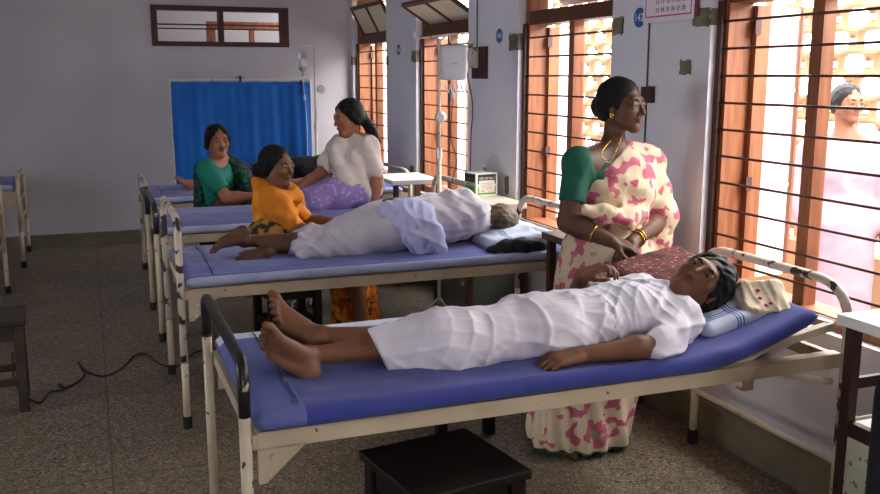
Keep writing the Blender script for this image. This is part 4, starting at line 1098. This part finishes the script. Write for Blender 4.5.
# --- woman standing between the beds
def standing():
    S = Sculpt()
    pel, chest, neck = at(606, 262, 3.36), at(613, 186, 3.35), at(613, 150, 3.36)
    fwd = V((-.15,-.97,0))
    torso(S, pel, chest, fwd, neck, 1.08)
    shR, elR, wrR = at(578, 163, 3.31), at(568, 222, 3.27), at(611, 241, 3.13)
    shL, elL, wrL = at(647, 163, 3.38), at(662, 218, 3.36), at(631, 243, 3.17)
    shoulders(S, chest, neck, shL, shR)
    limb(S, shR, elR, wrR, .052, .042, .028); limb(S, shL, elL, wrL, .052, .040, .028)
    sculpt_hand(S, wrR, (.78,-.25,-.25), (-.1,.35,-.95), (-.1,-.8,.35), .42, .98)
    sculpt_hand(S, wrL, (-.72,-.35,-.62), (.35,.5,-.8), (.5,-.8,.1), .45, .98)
    feet = []
    for q, px in ((-1, 572), (1, 607)):
        an = V((1.80 if q < 0 else 1.98, 3.30+.03*q, .075)); hip = pel+V((q*.09,.0,-.04))
        limb(S, hip, hip.lerp(an, .5)+V((0,-.02,0)), an, .095, .06, .036)
        sculpt_foot(S, an, (-.25*1+.1*q,-.95,0), (0,0,1), -q, .98)
    hd = at(622, 106, 3.355)
    P, R, M = sculpt_head(S, hd, V((.44,-.88,-.06)), V((.03,.02,1)), 1.0)
    S.chain([P(0,-.03,-.045), neck+V((0,.0,0)), neck+V((0,0,-.03))], [.042,.047,.070], .025)
    body = sculpt_obj('person', S, .006, MT['skin_dark'], None, regions=[((1.6,2.9,1.24),(2.5,3.7,1.7),.0036), ((1.5,2.8,.70),(2.5,3.7,1.25),.005), ((1.5,2.8,-.02),(2.5,3.7,.71),.010)])
    tag(body, 'woman in green blouse and pink and cream saree standing beside the nearest bed', 'person')
    face_parts(P, R, M, body)
    h = hair_cap(P, R, M); h.ell(P(0,-.112,-.005), R(.042,.034,.044), M, .02); h.disp = wave(.0012, (190,150,220), ((1,.3,.4),(.3,1,.6),(.4,.5,1)), 5)
    sculpt_obj('hair', h, .0045, MT['hair'], body)
    # green blouse
    b = Sculpt(); torso(b, pel, chest, fwd, neck, 1.08, .010, .05, pelvis=False)
    b.cap(chest, shR, .088, .058, .05); b.cap(chest, shL, .088, .058, .05)
    b.cap(neck+V((-.09,0,-.03)), shR, .04, .054, .04); b.cap(neck+V((.09,0,-.03)), shL, .045, .06, .04)
    b.chain([shR, shR.lerp(elR, .70)], [.060, .055], .03)
    b.ell(at(604, 154, 3.22), (.036,.09,.075), None, .015, sub=True)
    b.disp = FOLD(.003, 1.2, 3)
    b.clip(shR.lerp(elR, .66), (elR-shR).normalized())
    sculpt_obj('blouse', b, .006, MT['green_dark'], body)
    # saree: skirt with folds
    g = Sculpt()
    base = V((1.905, 3.275, .02))
    g.chain([chest+V((0,0,-.17)), pel+V((0,0,.05)), pel, pel.lerp(base, .35), pel.lerp(base, .7), base+V((0,.0,.06))], [.135,.175,.19,.19,.195,.205], .05)
    g.cap(pel+V((-.06,0,-.1)), base+V((-.10,-.02,.05)), .15, .15, .05); g.cap(pel+V((.07,0,-.1)), base+V((.08,.03,.05)), .14, .13, .05)
    def sk(X, Y, Z):
        th = np.arctan2(Y-3.34, X-1.89); t = np.clip((.85-Z)/.8, 0, 1)
        return (.012*t+.001)*np.sin(th*19+3*np.sin(Z*5)+2*np.sin(th*3))*(1.0)+.010*t*np.sin(th*8+2*Z)+.003*np.sin(26*Z-5*th+2*np.sin(th*4))*(1-t)
    g.disp = sk
    g.clip((0,0,.022), (0,0,-1)); g.clip((0,0,1.08), (0,0,1))
    sk_ = sculpt_obj('saree_skirt', g, .008, MT['saree_pink'], body)
    # green border line at the hem
    bb_ = Sculpt(); bb_.ops = list(g.ops); bb_.disp = lambda X, Y, Z: sk(X, Y, Z)-.0025
    bb_.clip((0,0,.020), (0,0,-1)); bb_.clip((0,0,.032), (0,0,1))
    sculpt_obj('hem_border', bb_, .006, MT['green_dark'], body)
    # saree: drape across the chest and over her left shoulder, hanging past the elbow
    d = Sculpt(); torso(d, pel+V((0,0,.06)), chest, fwd, neck, 1.1, .028, .05)
    d.cap(chest, shL+V((-.02,0,-.01)), .095, .062, .05); d.chain([shL+V((0,0,.01)), shL.lerp(elL, .5), elL+V((.0,.01,.01)), elL+V((-.02,.02,-.10)), elL+V((-.04,.03,-.22))], [.058,.062,.068,.062,.05], .05)
    d.cap(neck+V((.07,.0,-.01)), shL, .05, .07, .05)
    d.chain([at(586,209,3.20), at(606,214,3.185), at(628,219,3.19), at(641,214,3.23)], [.024,.030,.030,.026], .05)
    fd = FOLD(.004, 1.0, 17)
    d.disp = lambda X, Y, Z: fd(X, Y, Z)+.0028*np.sin(85*((X-1.9)*.55+(Z-1.1)*.8)+2.5*np.sin(7*X+6*Z))
    q0, q1 = at(640, 137, 3.27), at(577, 199, 3.20); dv = (q1-q0).normalized()
    nn = dv.cross(V((-.15,-.95,.1))).normalized()
    if nn.dot(at(580,150,3.2)-q0) < 0: nn = -nn
    d.clip(q0, nn); 
    d.ell(at(612,140,3.30), (.07,.09,.05), None, .02, sub=True)
    fe = (elL-shL).normalized()
    # open sleeve of the drape where her forearm comes out
    d.chain([elL+V((-.02,-.06,-.03)), wrL], [.045,.04], .02) if False else None
    d.clip(at(650,262,3.3), (0,-.2,-1))
    sculpt_obj('saree_drape', d, .006, MT['saree_pink'], body)
    # bangles, earring, chain
    def ring(c, n, r_, t, m='gold', nm='bangle'):
        n = V(n).normalized(); a = n.orthogonal().normalized(); e = n.cross(a); c = V(c)
        fin(nm, tube(B(), [c+a*r_*math.cos(2*PI*k/24)+e*r_*math.sin(2*PI*k/24) for k in range(25)], t, 8), MT[m], body, True, world=True)
    dR = wrR-elR; ring(elR.lerp(wrR, .62), dR, .037, .0045)
    dL = wrL-elL
    for t in (.80, .86): ring(elL.lerp(wrL, t), dL, .036, .004)
    ring(P(.077,.0,-.04), M[:, 0], .007, .002, nm='earring')
    fin('neck_chain', tube(B(), smooth_curve([P(-.045,.0,-.085), at(603,150,3.29), at(607,162,3.27), at(613,158,3.275), P(.03,.03,-.11)]), .0011, 6), MT['gold'], body, True, world=True)
standing()

# --- seated woman in orange
def orange():
    S = Sculpt()
    pel, chest, neck = V((.98,5.16,.55)), V((.955,5.13,.80)), V((.96,5.12,.935))
    fwd = V((.88,-.45,0))
    r, f, u, M0 = torso(S, pel, chest, fwd, neck, .95)
    shR, elR, wrR = V((.915,5.03,.875)), V((.99,4.95,.725)), V((1.18,4.80,.705))
    shL, elL, wrL = V((1.06,5.22,.875)), V((1.15,5.18,.72)), V((1.36,5.02,.72))
    shoulders(S, chest, neck, shL, shR)
    limb(S, shR, elR, wrR, .045, .038, .025); limb(S, shL, elL, wrL, .045, .036, .025)
    sculpt_hand(S, wrR, (.95,-.1,-.03), (0,0,-1), (0,1,0), .25); sculpt_hand(S, wrL, (.9,-.3,-.1), (0,0,-1), (0,1,0), .3)
    for q in (-1, 1):
        hip = pel+V((0,q*.08,-.03)); kn = V((1.42,5.24+q*.08,.50)); an = V((1.46,5.26+q*.09,.075))
        limb(S, hip, kn, an, .085, .058, .036); sculpt_foot(S, an, (.9,-.2,0), (0,0,1), -q)
    hd = V((.975,5.11,1.05))
    P, R, M = sculpt_head(S, hd, (.60,-.80,-.02), (.06,.0,1))
    S.chain([P(0,-.03,-.05), neck, neck+V((0,0,-.03))], [.038,.042,.060], .02)
    body = sculpt_obj('person', S, .008, MT['skin'], None, regions=[((.6,4.7,.915),(1.5,5.5,1.25),.005), ((.6,4.6,-.02),(1.9,5.6,.925),.009)])
    tag(body, 'woman in orange saree seated on a stool between the second and third beds', 'person')
    face_parts(P, R, M, body, True)
    h = hair_cap(P, R, M, low=-.06); h.ell(P(0,-.125,-.03), R(.052,.045,.05), M, .02)
    sculpt_obj('hair', h, .006, MT['hair'], body)
    b = Sculpt(); torso(b, pel, chest, fwd, neck, .92, .02, .06)
    b.cap(chest, shR, .09, .068, .05); b.cap(chest, shL, .085, .06, .05)
    b.chain([shR+V((0,0,.01)), shR.lerp(elR, .5), elR+V((.03,-.01,-.0))], [.066,.068,.058], .04)
    b.chain([shL, shL.lerp(elL, .8)], [.055,.05], .04)
    b.chain([V((.885,5.20,.965)), V((.90,5.14,.90)), V((.99,5.05,.89)), V((1.07,5.07,.88))], [.032,.045,.042,.04], .05)
    fd = FOLD(.013, .9, 41); b.disp = lambda X, Y, Z: fd(X, Y, Z)+.006*np.sin(60*(X*.4+Z*.5+Y*.6)+2*np.sin(9*Z))
    b.ell((1.01,5.06,.99), (.075,.08,.07), None, .02, sub=True)
    b.clip((0,0,.50), (0,0,-1))
    sculpt_obj('saree_drape', b, .007, MT['ochre'], body)
    p = Sculpt(); p.ell((.87,5.02,.69), (.115,.10,.14), None, .03).ell((.925,4.985,.68), (.10,.09,.12), None, .04)
    p.disp = FOLD(.005, 1.2, 44); p.clip((.93,5.0,.84), (-.7,0,.8)); p.clip((0,0,.52), (0,0,-1))
    sculpt_obj('checked_pallu', p, .007, MT['pallu_check'], body)
    g = Sculpt(); g.chain([pel, (1.2,5.2,.53), (1.42,5.25,.52)], [.15,.14,.12], .06); g.chain([(1.42,5.26,.50), (1.45,5.28,.25), (1.47,5.30,.03)], [.11,.125,.15], .05)
    g.disp = lambda X, Y, Z: .012*np.sin(np.arctan2(Y-5.27, X-1.44)*14+2*np.sin(Z*7))*np.clip((.6-Z)*2, 0, 1)
    g.clip((0,0,.02), (0,0,-1))
    sculpt_obj('saree_skirt', g, .010, MT['saree_ochre'], body)
orange()

# --- woman in a white tunic sitting on the third bed
def tunic():
    S = Sculpt()
    pel, chest, neck = V((1.67,5.90,.79)), V((1.655,5.93,1.02)), V((1.635,5.94,1.16))
    fwd = V((-.96,-.22,-.1))
    torso(S, pel, chest, fwd, neck, .95)
    shL, elL, wrL = V((1.71,5.81,1.09)), V((1.755,5.76,.90)), V((1.735,5.74,.715))
    shR, elR, wrR = V((1.58,6.05,1.08)), V((1.42,5.98,.90)), V((1.23,5.97,.79))
    shoulders(S, chest, neck, shL, shR)
    limb(S, shL, elL, wrL, .045, .038, .026); limb(S, shR, elR, wrR, .045, .038, .026)
    sculpt_hand(S, wrL, (.15,-.5,-.35), (0,0,-1), (-1,0,0), .15); sculpt_hand(S, wrR, (-.95,0,-.2), (0,0,-1), (0,-1,0), .3)
    limb(S, pel+V((-.02,-.08,-.01)), (1.33,5.80,.76), (1.20,6.05,.73), .085, .06, .036)
    limb(S, pel+V((-.02,.08,-.01)), (1.30,6.05,.76), (1.42,6.15,.73), .085, .06, .036)
    sculpt_foot(S, (1.20,6.05,.73), (-.6,.6,0), (0,0,1), 1, .9); sculpt_foot(S, (1.42,6.15,.73), (-.9,.2,0), (0,0,1), -1, .9)
    hd = V((1.612,5.93,1.28))
    P, R, M = sculpt_head(S, hd, (-.93,-.22,-.32), (-.22,.0,1))
    S.chain([P(0,-.03,-.05), neck, neck+V((0,0,-.03))], [.038,.042,.060], .02)
    body = sculpt_obj('person', S, .008, MT['skin_light'], None, regions=[((1.3,5.6,1.15),(1.9,6.3,1.5),.005), ((.9,5.5,.6),(2.0,6.5,1.16),.009)])
    tag(body, 'young woman in white tunic and purple skirt sitting on the third bed', 'person')
    face_parts(P, R, M, body, True)
    h = hair_cap(P, R, M, low=-.06); h.ell(P(0,-.105,-.01), R(.038,.03,.036), M, .015)
    h.chain([P(0,-.11,-.03), (1.765,5.91,1.19), (1.80,5.90,1.12), (1.815,5.90,1.06)], [.034,.036,.026,.008], .02)
    sculpt_obj('hair', h, .006, MT['hair'], body)
    b = Sculpt(); torso(b, pel, chest, fwd, neck, .93, .022, .06)
    b.cap(chest, shL, .085, .064, .05); b.cap(chest, shR, .085, .064, .05)
    b.chain([shL, shL.lerp(elL, .82)], [.068, .062], .03); b.chain([shR, shR.lerp(elR, .6)], [.072, .066], .03)
    b.chain([(1.64,5.87,.98), (1.57,5.84,.85), (1.56,5.83,.76)], [.10,.09,.07], .05)
    b.cap((1.74,5.90,1.08), (1.77,5.90,.80), .07, .07, .05)
    b.chain([(1.56,5.90,1.14), (1.52,5.88,1.08), (1.52,5.86,1.0)], [.03,.04,.05], .04)
    fd = FOLD(.007, .9, 51); b.disp = lambda X, Y, Z: fd(X, Y, Z)+.006*np.sin(58*(X*.9+Y*.3+.15*Z)+2.5*np.sin(6*Z+4*X))
    b.clip((0,0,.69), (0,0,-1)); b.ell((1.57,5.90,1.20), (.06,.07,.05), None, .02, sub=True)
    sculpt_obj('tunic', b, .007, MT['kurta'], body)
    g = Sculpt(); g.chain([(1.66,5.85,.79), (1.48,5.82,.775), (1.30,5.80,.76)], [.12,.105,.085], .06)
    g.chain([(1.66,5.95,.79), (1.45,6.0,.775), (1.22,6.02,.75)], [.12,.105,.075], .06); g.chain([(1.34,5.72,.74), (1.30,5.85,.73), (1.16,5.95,.72)], [.05,.06,.04], .06)
    g.disp = FOLD(.010, .8, 55); g.clip((0,0,.684), (0,0,-1))
    sculpt_obj('skirt', g, .008, MT['purple_skirt'], body)
tunic()

# --- woman in the green blouse
def green():
    S = Sculpt()
    pel, chest, neck = V((.85,6.58,.55)), V((.835,6.57,.84)), V((.845,6.57,.975))
    fwd = V((.80,-.60,0))
    torso(S, pel, chest, fwd, neck, .95)
    shR, elR, wrR = V((.745,6.47,.91)), V((.86,6.34,.725)), V((1.06,6.31,.735))
    shL, elL, wrL = V((.945,6.69,.91)), V((1.05,6.62,.76)), V((1.20,6.50,.72))
    shoulders(S, chest, neck, shL, shR)
    limb(S, shR, elR, wrR, .045, .040, .026); limb(S, shL, elL, wrL, .045, .038, .026)
    sculpt_hand(S, wrR, (.95,.1,0), (0,0,-1), (0,1,0), .3); sculpt_hand(S, wrL, (.95,-.1,-.1), (0,0,-1), (0,1,0), .3)
    for q in (-1, 1):
        hip = pel+V((0,q*.08,-.03)); kn = V((1.26,6.56+q*.08,.50)); an = V((1.30,6.56+q*.09,.075))
        limb(S, hip, kn, an, .085, .058, .036); sculpt_foot(S, an, (.9,-.1,0), (0,0,1), -q)
    hd = V((.840,6.55,1.10))
    P, R, M = sculpt_head(S, hd, (.15,-1,.0), (-.02,.0,1))
    S.chain([P(0,-.03,-.05), neck, neck+V((0,0,-.03))], [.038,.042,.060], .02)
    body = sculpt_obj('person', S, .008, MT['skin_light'], None, regions=[((.6,6.3,.95),(1.1,6.8,1.35),.005), ((.5,6.1,-.02),(1.6,7,.96),.010)])
    tag(body, 'woman in green blouse and dark saree seated before the blue screen, looking over', 'person')
    face_parts(P, R, M, body, True)
    h = hair_cap(P, R, M, low=-.06); h.chain([P(-.02,-.06,-.02), P(-.035,-.085,-.07), P(-.05,-.08,-.13)], [.06,.045,.025], .03)
    sculpt_obj('hair', h, .006, MT['hair'], body)
    b = Sculpt(); torso(b, pel, chest, fwd, neck, .98, .012, .05)
    b.cap(chest, shR, .09, .068, .05); b.cap(chest, shL, .09, .062, .05); b.chain([shR, shR.lerp(elR, .75)], [.066,.060], .03); b.chain([shL, shL.lerp(elL, .7)], [.064,.056], .03)
    b.disp = FOLD(.003, 1.2, 61); b.ell((.86,6.47,.985), (.06,.08,.06), None, .02, sub=True)
    b.clip(shR.lerp(elR, .74), (elR-shR).normalized()); 
    sculpt_obj('blouse', b, .007, MT['green_blouse'], body)
    d = Sculpt(); torso(d, pel, chest, fwd, neck, 1.0, .026, .05)
    d.chain([(.93,6.66,.955), (.97,6.58,.87), (1.0,6.50,.76), (1.0,6.48,.6)], [.05,.075,.085,.09], .05); d.cap((.73,6.62,.9), (.74,6.58,.6), .055, .09, .05)
    d.disp = FOLD(.006, 1.1, 63)
    d.box((.80,6.42,.86), (.12,.15,.20), np.array([[.8,.6,0],[-.6,.8,0],[0,0,1]], dtype=np.float32), .05, .03, sub=True)
    d.box((.84,6.5,1.08), (.2,.2,.10), None, .03, .02, sub=True) if False else None
    sculpt_obj('saree_drape', d, .008, MT['green_pallu'], body)
    g = Sculpt(); g.chain([pel, (1.05,6.57,.53), (1.26,6.56,.52)], [.15,.13,.12], .06); g.chain([(1.26,6.56,.50), (1.28,6.56,.25), (1.29,6.56,.03)], [.11,.125,.15], .05)
    g.clip((0,0,.02), (0,0,-1)); g.clip((0,0,.60), (0,0,1))
    sculpt_obj('saree_skirt', g, .012, MT['green_pallu'], body)
green()

# --- patient on the far bed, mostly hidden
def far_patient():
    S = Sculpt()
    y = 7.25
    pel, chest, neck = V((1.45,y,.77)), V((1.75,y,.79)), V((1.93,y,.79))
    torso(S, pel, chest, (0,0,1), neck, .95)
    shoulders(S, chest, neck, V((1.87,y-.15,.78)), V((1.87,y+.15,.78)))
    limb(S, (1.87,y-.15,.78), (1.65,y-.22,.74), (1.42,y-.2,.73), .045, .036, .025); limb(S, (1.87,y+.15,.78), (1.65,y+.22,.74), (1.42,y+.2,.73), .045, .036, .025)
    sculpt_hand(S, (1.42,y-.2,.73), (-1,0,0), (0,0,-1), (0,1,0), .3); sculpt_hand(S, (1.42,y+.2,.73), (-1,0,0), (0,0,-1), (0,-1,0), .3)
    for q in (-1, 1):
        an = V((.78,y+q*.06-.03,.735)); limb(S, (1.42,y+q*.08,.76), (1.08,y+q*.08,.75), an, .085, .056, .036)
        sculpt_foot(S, an, (-.8,-.1,.45*1), (.5,q*.3,.8), q)
    P, R, M = sculpt_head(S, V((2.08,y,.80)), (0,0,1), (1,0,.05))
    S.cap(P(0,-.03,-.05), neck, .046, .06, .03)
    body = sculpt_obj('person', S, .010, MT['skin_light'], None, regions=[((.5,6.9,.6),(2.3,7.7,1.05),.010)])
    tag(body, 'person lying on the farthest bed under dark clothes, only feet and hip visible', 'person')
    h = hair_cap(P, R, M); sculpt_obj('hair', h, .009, MT['hair'], body)
    g = Sculpt(); g.ell((1.66,y-.05,.80), (.24,.2,.115), None, .08).ell((1.84,y,.82), (.16,.2,.10), None, .08); g.chain([(1.5,y,.78), (1.2,y,.76), (.95,y-.03,.735)], [.12,.10,.06], .08)
    g.disp = FOLD(.008, .9, 71); g.clip((0,0,.684), (0,0,-1)); g.clip((1.36,y,.8), (-1,0,0))
    sculpt_obj('black_blanket', g, .010, MT['black_plain'], body)
    g2 = Sculpt(); g2.chain([(1.45,y-.05,.77), (1.2,y-.05,.76), (.90,y-.04,.735)], [.13,.11,.07], .08)
    g2.disp = FOLD(.008, .9, 72); g2.clip((0,0,.684), (0,0,-1)); g2.clip((.86,y,.7), (-1,0,0))
    sculpt_obj('patterned_cloth', g2, .010, MT['print_dark'], body)
far_patient()

# --- person in the gallery outside the nearest window
def outside():
    S = Sculpt(); x, y = 3.62, 3.66
    pel, chest, neck = V((x,y,.80)), V((x,y,1.08)), V((x,y,1.23))
    fwd = V((-.6,-.8,0)); r, f, u, M0 = torso(S, pel, chest, fwd, neck, .95)
    shR, shL = neck+r*.16-V((0,0,.07)), neck-r*.16-V((0,0,.07))
    shoulders(S, chest, neck, shL, shR)
    elL, wrL = shL+V((.03,-.03,-.25)), shL+V((-.02,-.12,-.46))
    elR, wrR = shR+V((-.06,0,-.25)), shR+V((-.05,-.1,-.46))
    limb(S, shL, elL, wrL, .045, .036, .025); limb(S, shR, elR, wrR, .045, .036, .025)
    sculpt_hand(S, wrL, (0,-.2,-1), (1,0,0), (0,-1,0), .3); sculpt_hand(S, wrR, (0,-.2,-1), (-1,0,0), (0,-1,0), .3)
    for q in (-1, 1):
        an = V((x+q*.08,y,.075)); limb(S, pel+V((q*.08,0,-.03)), V((x+q*.08,y-.02,.43)), an, .085, .055, .036); sculpt_foot(S, an, fwd, (0,0,1), -q)
    P, R, M = sculpt_head(S, V((x-.01,y-.01,1.41)), (-.15,-1,-.02), (0,0,1), .86)
    S.chain([P(0,-.03,-.05), neck], [.045,.055], .03)
    body = sculpt_obj('person', S, .010, MT['skin'], None, regions=[((3.2,3.2,1.2),(4,4,1.6),.006), ((3.2,3.2,-.02),(4,4,1.21),.012)])
    tag(body, 'person in pale pink clothes standing outside the nearest window', 'person')
    face_parts(P, R, M, body, True)
    h = hair_cap(P, R, M); sculpt_obj('hair', h, .007, MT['hair'], body)
    b = Sculpt(); torso(b, pel, chest, fwd, neck, 1.0, .03, .06); b.cap(chest, shR, .10, .07, .05); b.cap(chest, shL, .10, .07, .05)
    b.chain([shL, elL, elL.lerp(wrL, .5)], [.066,.06,.055], .03); b.chain([shR, elR, elR.lerp(wrR, .5)], [.066,.06,.055], .03)
    b.chain([pel, (x,y,.06)], [.18,.20], .05); b.disp = FOLD(.008, .9, 81); b.clip((0,0,.03), (0,0,-1))
    sculpt_obj('pale_dress', b, .011, MT['pink_white'], body)
outside()

# ------------------------------------------------------------------ bedding on the beds
def soft(name, label, cat, ops, m, fold=.006, res=.007, seed=0, clips=(), group=None):
    s = Sculpt()
    for o in ops: s.box(*o) if len(o) == 5 else s.ell(*o)
    s.disp = FOLD(fold, .8, seed)
    for c in clips: s.clip(*c)
    o = sculpt_obj(name, s, res, MT[m]); return tag(o, label, cat, group)
def stripes(parent, c, R3, half, m='stripe_blue', surf=None):
    pass
def Rm(ax, a): 
    return np.array(Matrix.Rotation(math.radians(a), 3, ax), dtype=np.float32)
def striped(name, lines):
    """woven blue lines at the given object x/y positions"""
    m = mat(name, (196,204,222), .8); nt, N, L, b, vec, noise, ramp, mix = HELP[name]
    sp = N.new('ShaderNodeSeparateXYZ'); L.new(vec, sp.inputs[0]); acc = None
    for axis, p, w in lines:
        a = N.new('ShaderNodeMath'); a.operation = 'SUBTRACT'; L.new(sp.outputs[axis], a.inputs[0]); a.inputs[1].default_value = p
        b2 = N.new('ShaderNodeMath'); b2.operation = 'ABSOLUTE'; L.new(a.outputs[0], b2.inputs[0])
        c = N.new('ShaderNodeMath'); c.operation = 'LESS_THAN'; L.new(b2.outputs[0], c.inputs[0]); c.inputs[1].default_value = w
        if acc is None: acc = c.outputs[0]
        else:
            d = N.new('ShaderNodeMath'); d.operation = 'MAXIMUM'; L.new(acc, d.inputs[0]); L.new(c.outputs[0], d.inputs[1]); acc = d.outputs[0]
    L.new(mix(acc, s2l((196,204,222)), s2l((74,88,156))), b.inputs['Base Color'])
    bp = N.new('ShaderNodeBump'); bp.inputs['Strength'].default_value = .25; bp.inputs['Distance'].default_value = .01
    L.new(noise(18, 4), bp.inputs['Height']); L.new(bp.outputs['Normal'], b.inputs['Normal']); MT[name] = m
striped('striped_near', [(0,1.965,.003),(0,1.975,.003),(0,1.987,.003),(1,2.43,.0025),(1,2.44,.0025),(1,2.452,.0025)])
striped('striped_far', [(0,1.93,.003),(0,1.942,.003),(0,1.954,.003),(0,2.13,.003),(0,2.142,.003),(0,2.154,.003)])
soft('pillow', 'white pillow with thin blue stripes under the head of the nearest patient', 'pillow',
     [((2.00,2.62,.746), (.155,.24,.030), Rm('Y', -13), .028, .02), ((2.01,2.63,.756), (.12,.17,.034), Rm('Y', -13), .032, .02)], 'striped_near', .004, .007, 1, group=None)
soft('pillow', 'white pillow with blue stripes on the second bed', 'pillow',
     [((2.03,4.36,.722), (.19,.27,.036), Rm('Y', -4), .032, .02), ((2.03,4.38,.73), (.13,.2,.045), Rm('Y', -4), .04, .02)], 'striped_far', .005, .008, 2)
soft('cushion', 'maroon patterned cushion beyond the head of the nearest patient', 'cushion',
     [((2.03,2.93,.80), (.175,.13,.045), Rm('Y', -10) @ Rm('X', 10), .04, .02)], 'maroon_pillow', .005, .007, 3)
# folded cream towel
tw = Sculpt()
Rt = Rm('Z', -12) @ Rm('Y', -14)
tq = at(762, 300, 2.44)
tw.box(tq, (.085,.078,.018), Rm('Z', -14) @ Rm('X', 34) @ Rm('Y', -6), .012, .01).box(tq+V((-.008,-.018,.012)), (.074,.066,.014), Rm('Z', -22) @ Rm('X', 42) @ Rm('Y', -2), .010, .006)
tw.disp = FOLD(.008, 1.4, 91)
to = sculpt_obj('folded_towel', tw, .005, MT['towel_cream']); tag(to, 'folded cream towel with small red marks on the striped pillow', 'towel')
for k, (px, py) in enumerate(((758,290),(760,298),(766,305),(771,303),(748,316))):
    q_ = at(px, py, 2.40); d_ = (q_-EYE).normalized(); hit = to.ray_cast if False else None
    bpy.context.view_layer.update()
    ok, loc, nrm, _ = to.ray_cast(EYE, d_)
    if ok:
        mk = Sculpt().ell(loc, (.0075,.0075,.006), None); sculpt_obj('red_mark', mk, .002, MT['red_print'], to)
bl = Sculpt()
bl.chain([at(490,250,4.10), at(504,247,4.08), at(522,246,4.07), at(538,246,4.08), at(549,245,4.10)], [.020,.030,.036,.030,.022], .04)
bl.disp = FOLD(.008, 1.2, 95)
tag(sculpt_obj('black_cloth', bl, .006, MT['black_cloth']), 'black and gold scarf heaped at the pillow edge on the second bed', 'scarf')

# ------------------------------------------------------------------ light and camera
w = bpy.data.worlds.new('World'); bpy.context.scene.world = w; w.use_nodes = True
bg = w.node_tree.nodes['Background']; bg.inputs['Color'].default_value = (.93,.96,1.0,1); bg.inputs['Strength'].default_value = 9.0
def area(name, loc, rot, sx, sy, e, col=(1,.97,.94)):
    l = bpy.data.lights.new(name, 'AREA'); l.shape = 'RECTANGLE'; l.size = sx; l.size_y = sy; l.energy = e; l.color = col
    o = bpy.data.objects.new(name, l); C.objects.link(o); o.location = loc; o.rotation_euler = rot
    return o
# added area lamp, out of view over the gallery, boosting skylight through the windows
area('added_sky_lamp', (3.9, 3.4, 3.0), (0, math.radians(52), 0), 1.6, 10, 900)

cam = bpy.data.cameras.new('camera'); co = bpy.data.objects.new('camera', cam); C.objects.link(co)
cam.sensor_width = 36; cam.lens = 915/880*36; cam.clip_start = .05
co.location = EYE; co.rotation_euler = (math.radians(90-10.6), 0, math.radians(-20.9))
sc = bpy.context.scene; sc.camera = co
sc.view_settings.view_transform = 'Standard'; sc.view_settings.look = 'None'; sc.view_settings.gamma = 1; sc.view_settings.exposure = .1
sc.cycles.use_denoising = True; sc.cycles.max_bounces = 8; sc.cycles.diffuse_bounces = 5; sc.cycles.sample_clamp_indirect = 6
sc.cycles.caustics_reflective = False; sc.cycles.caustics_refractive = False
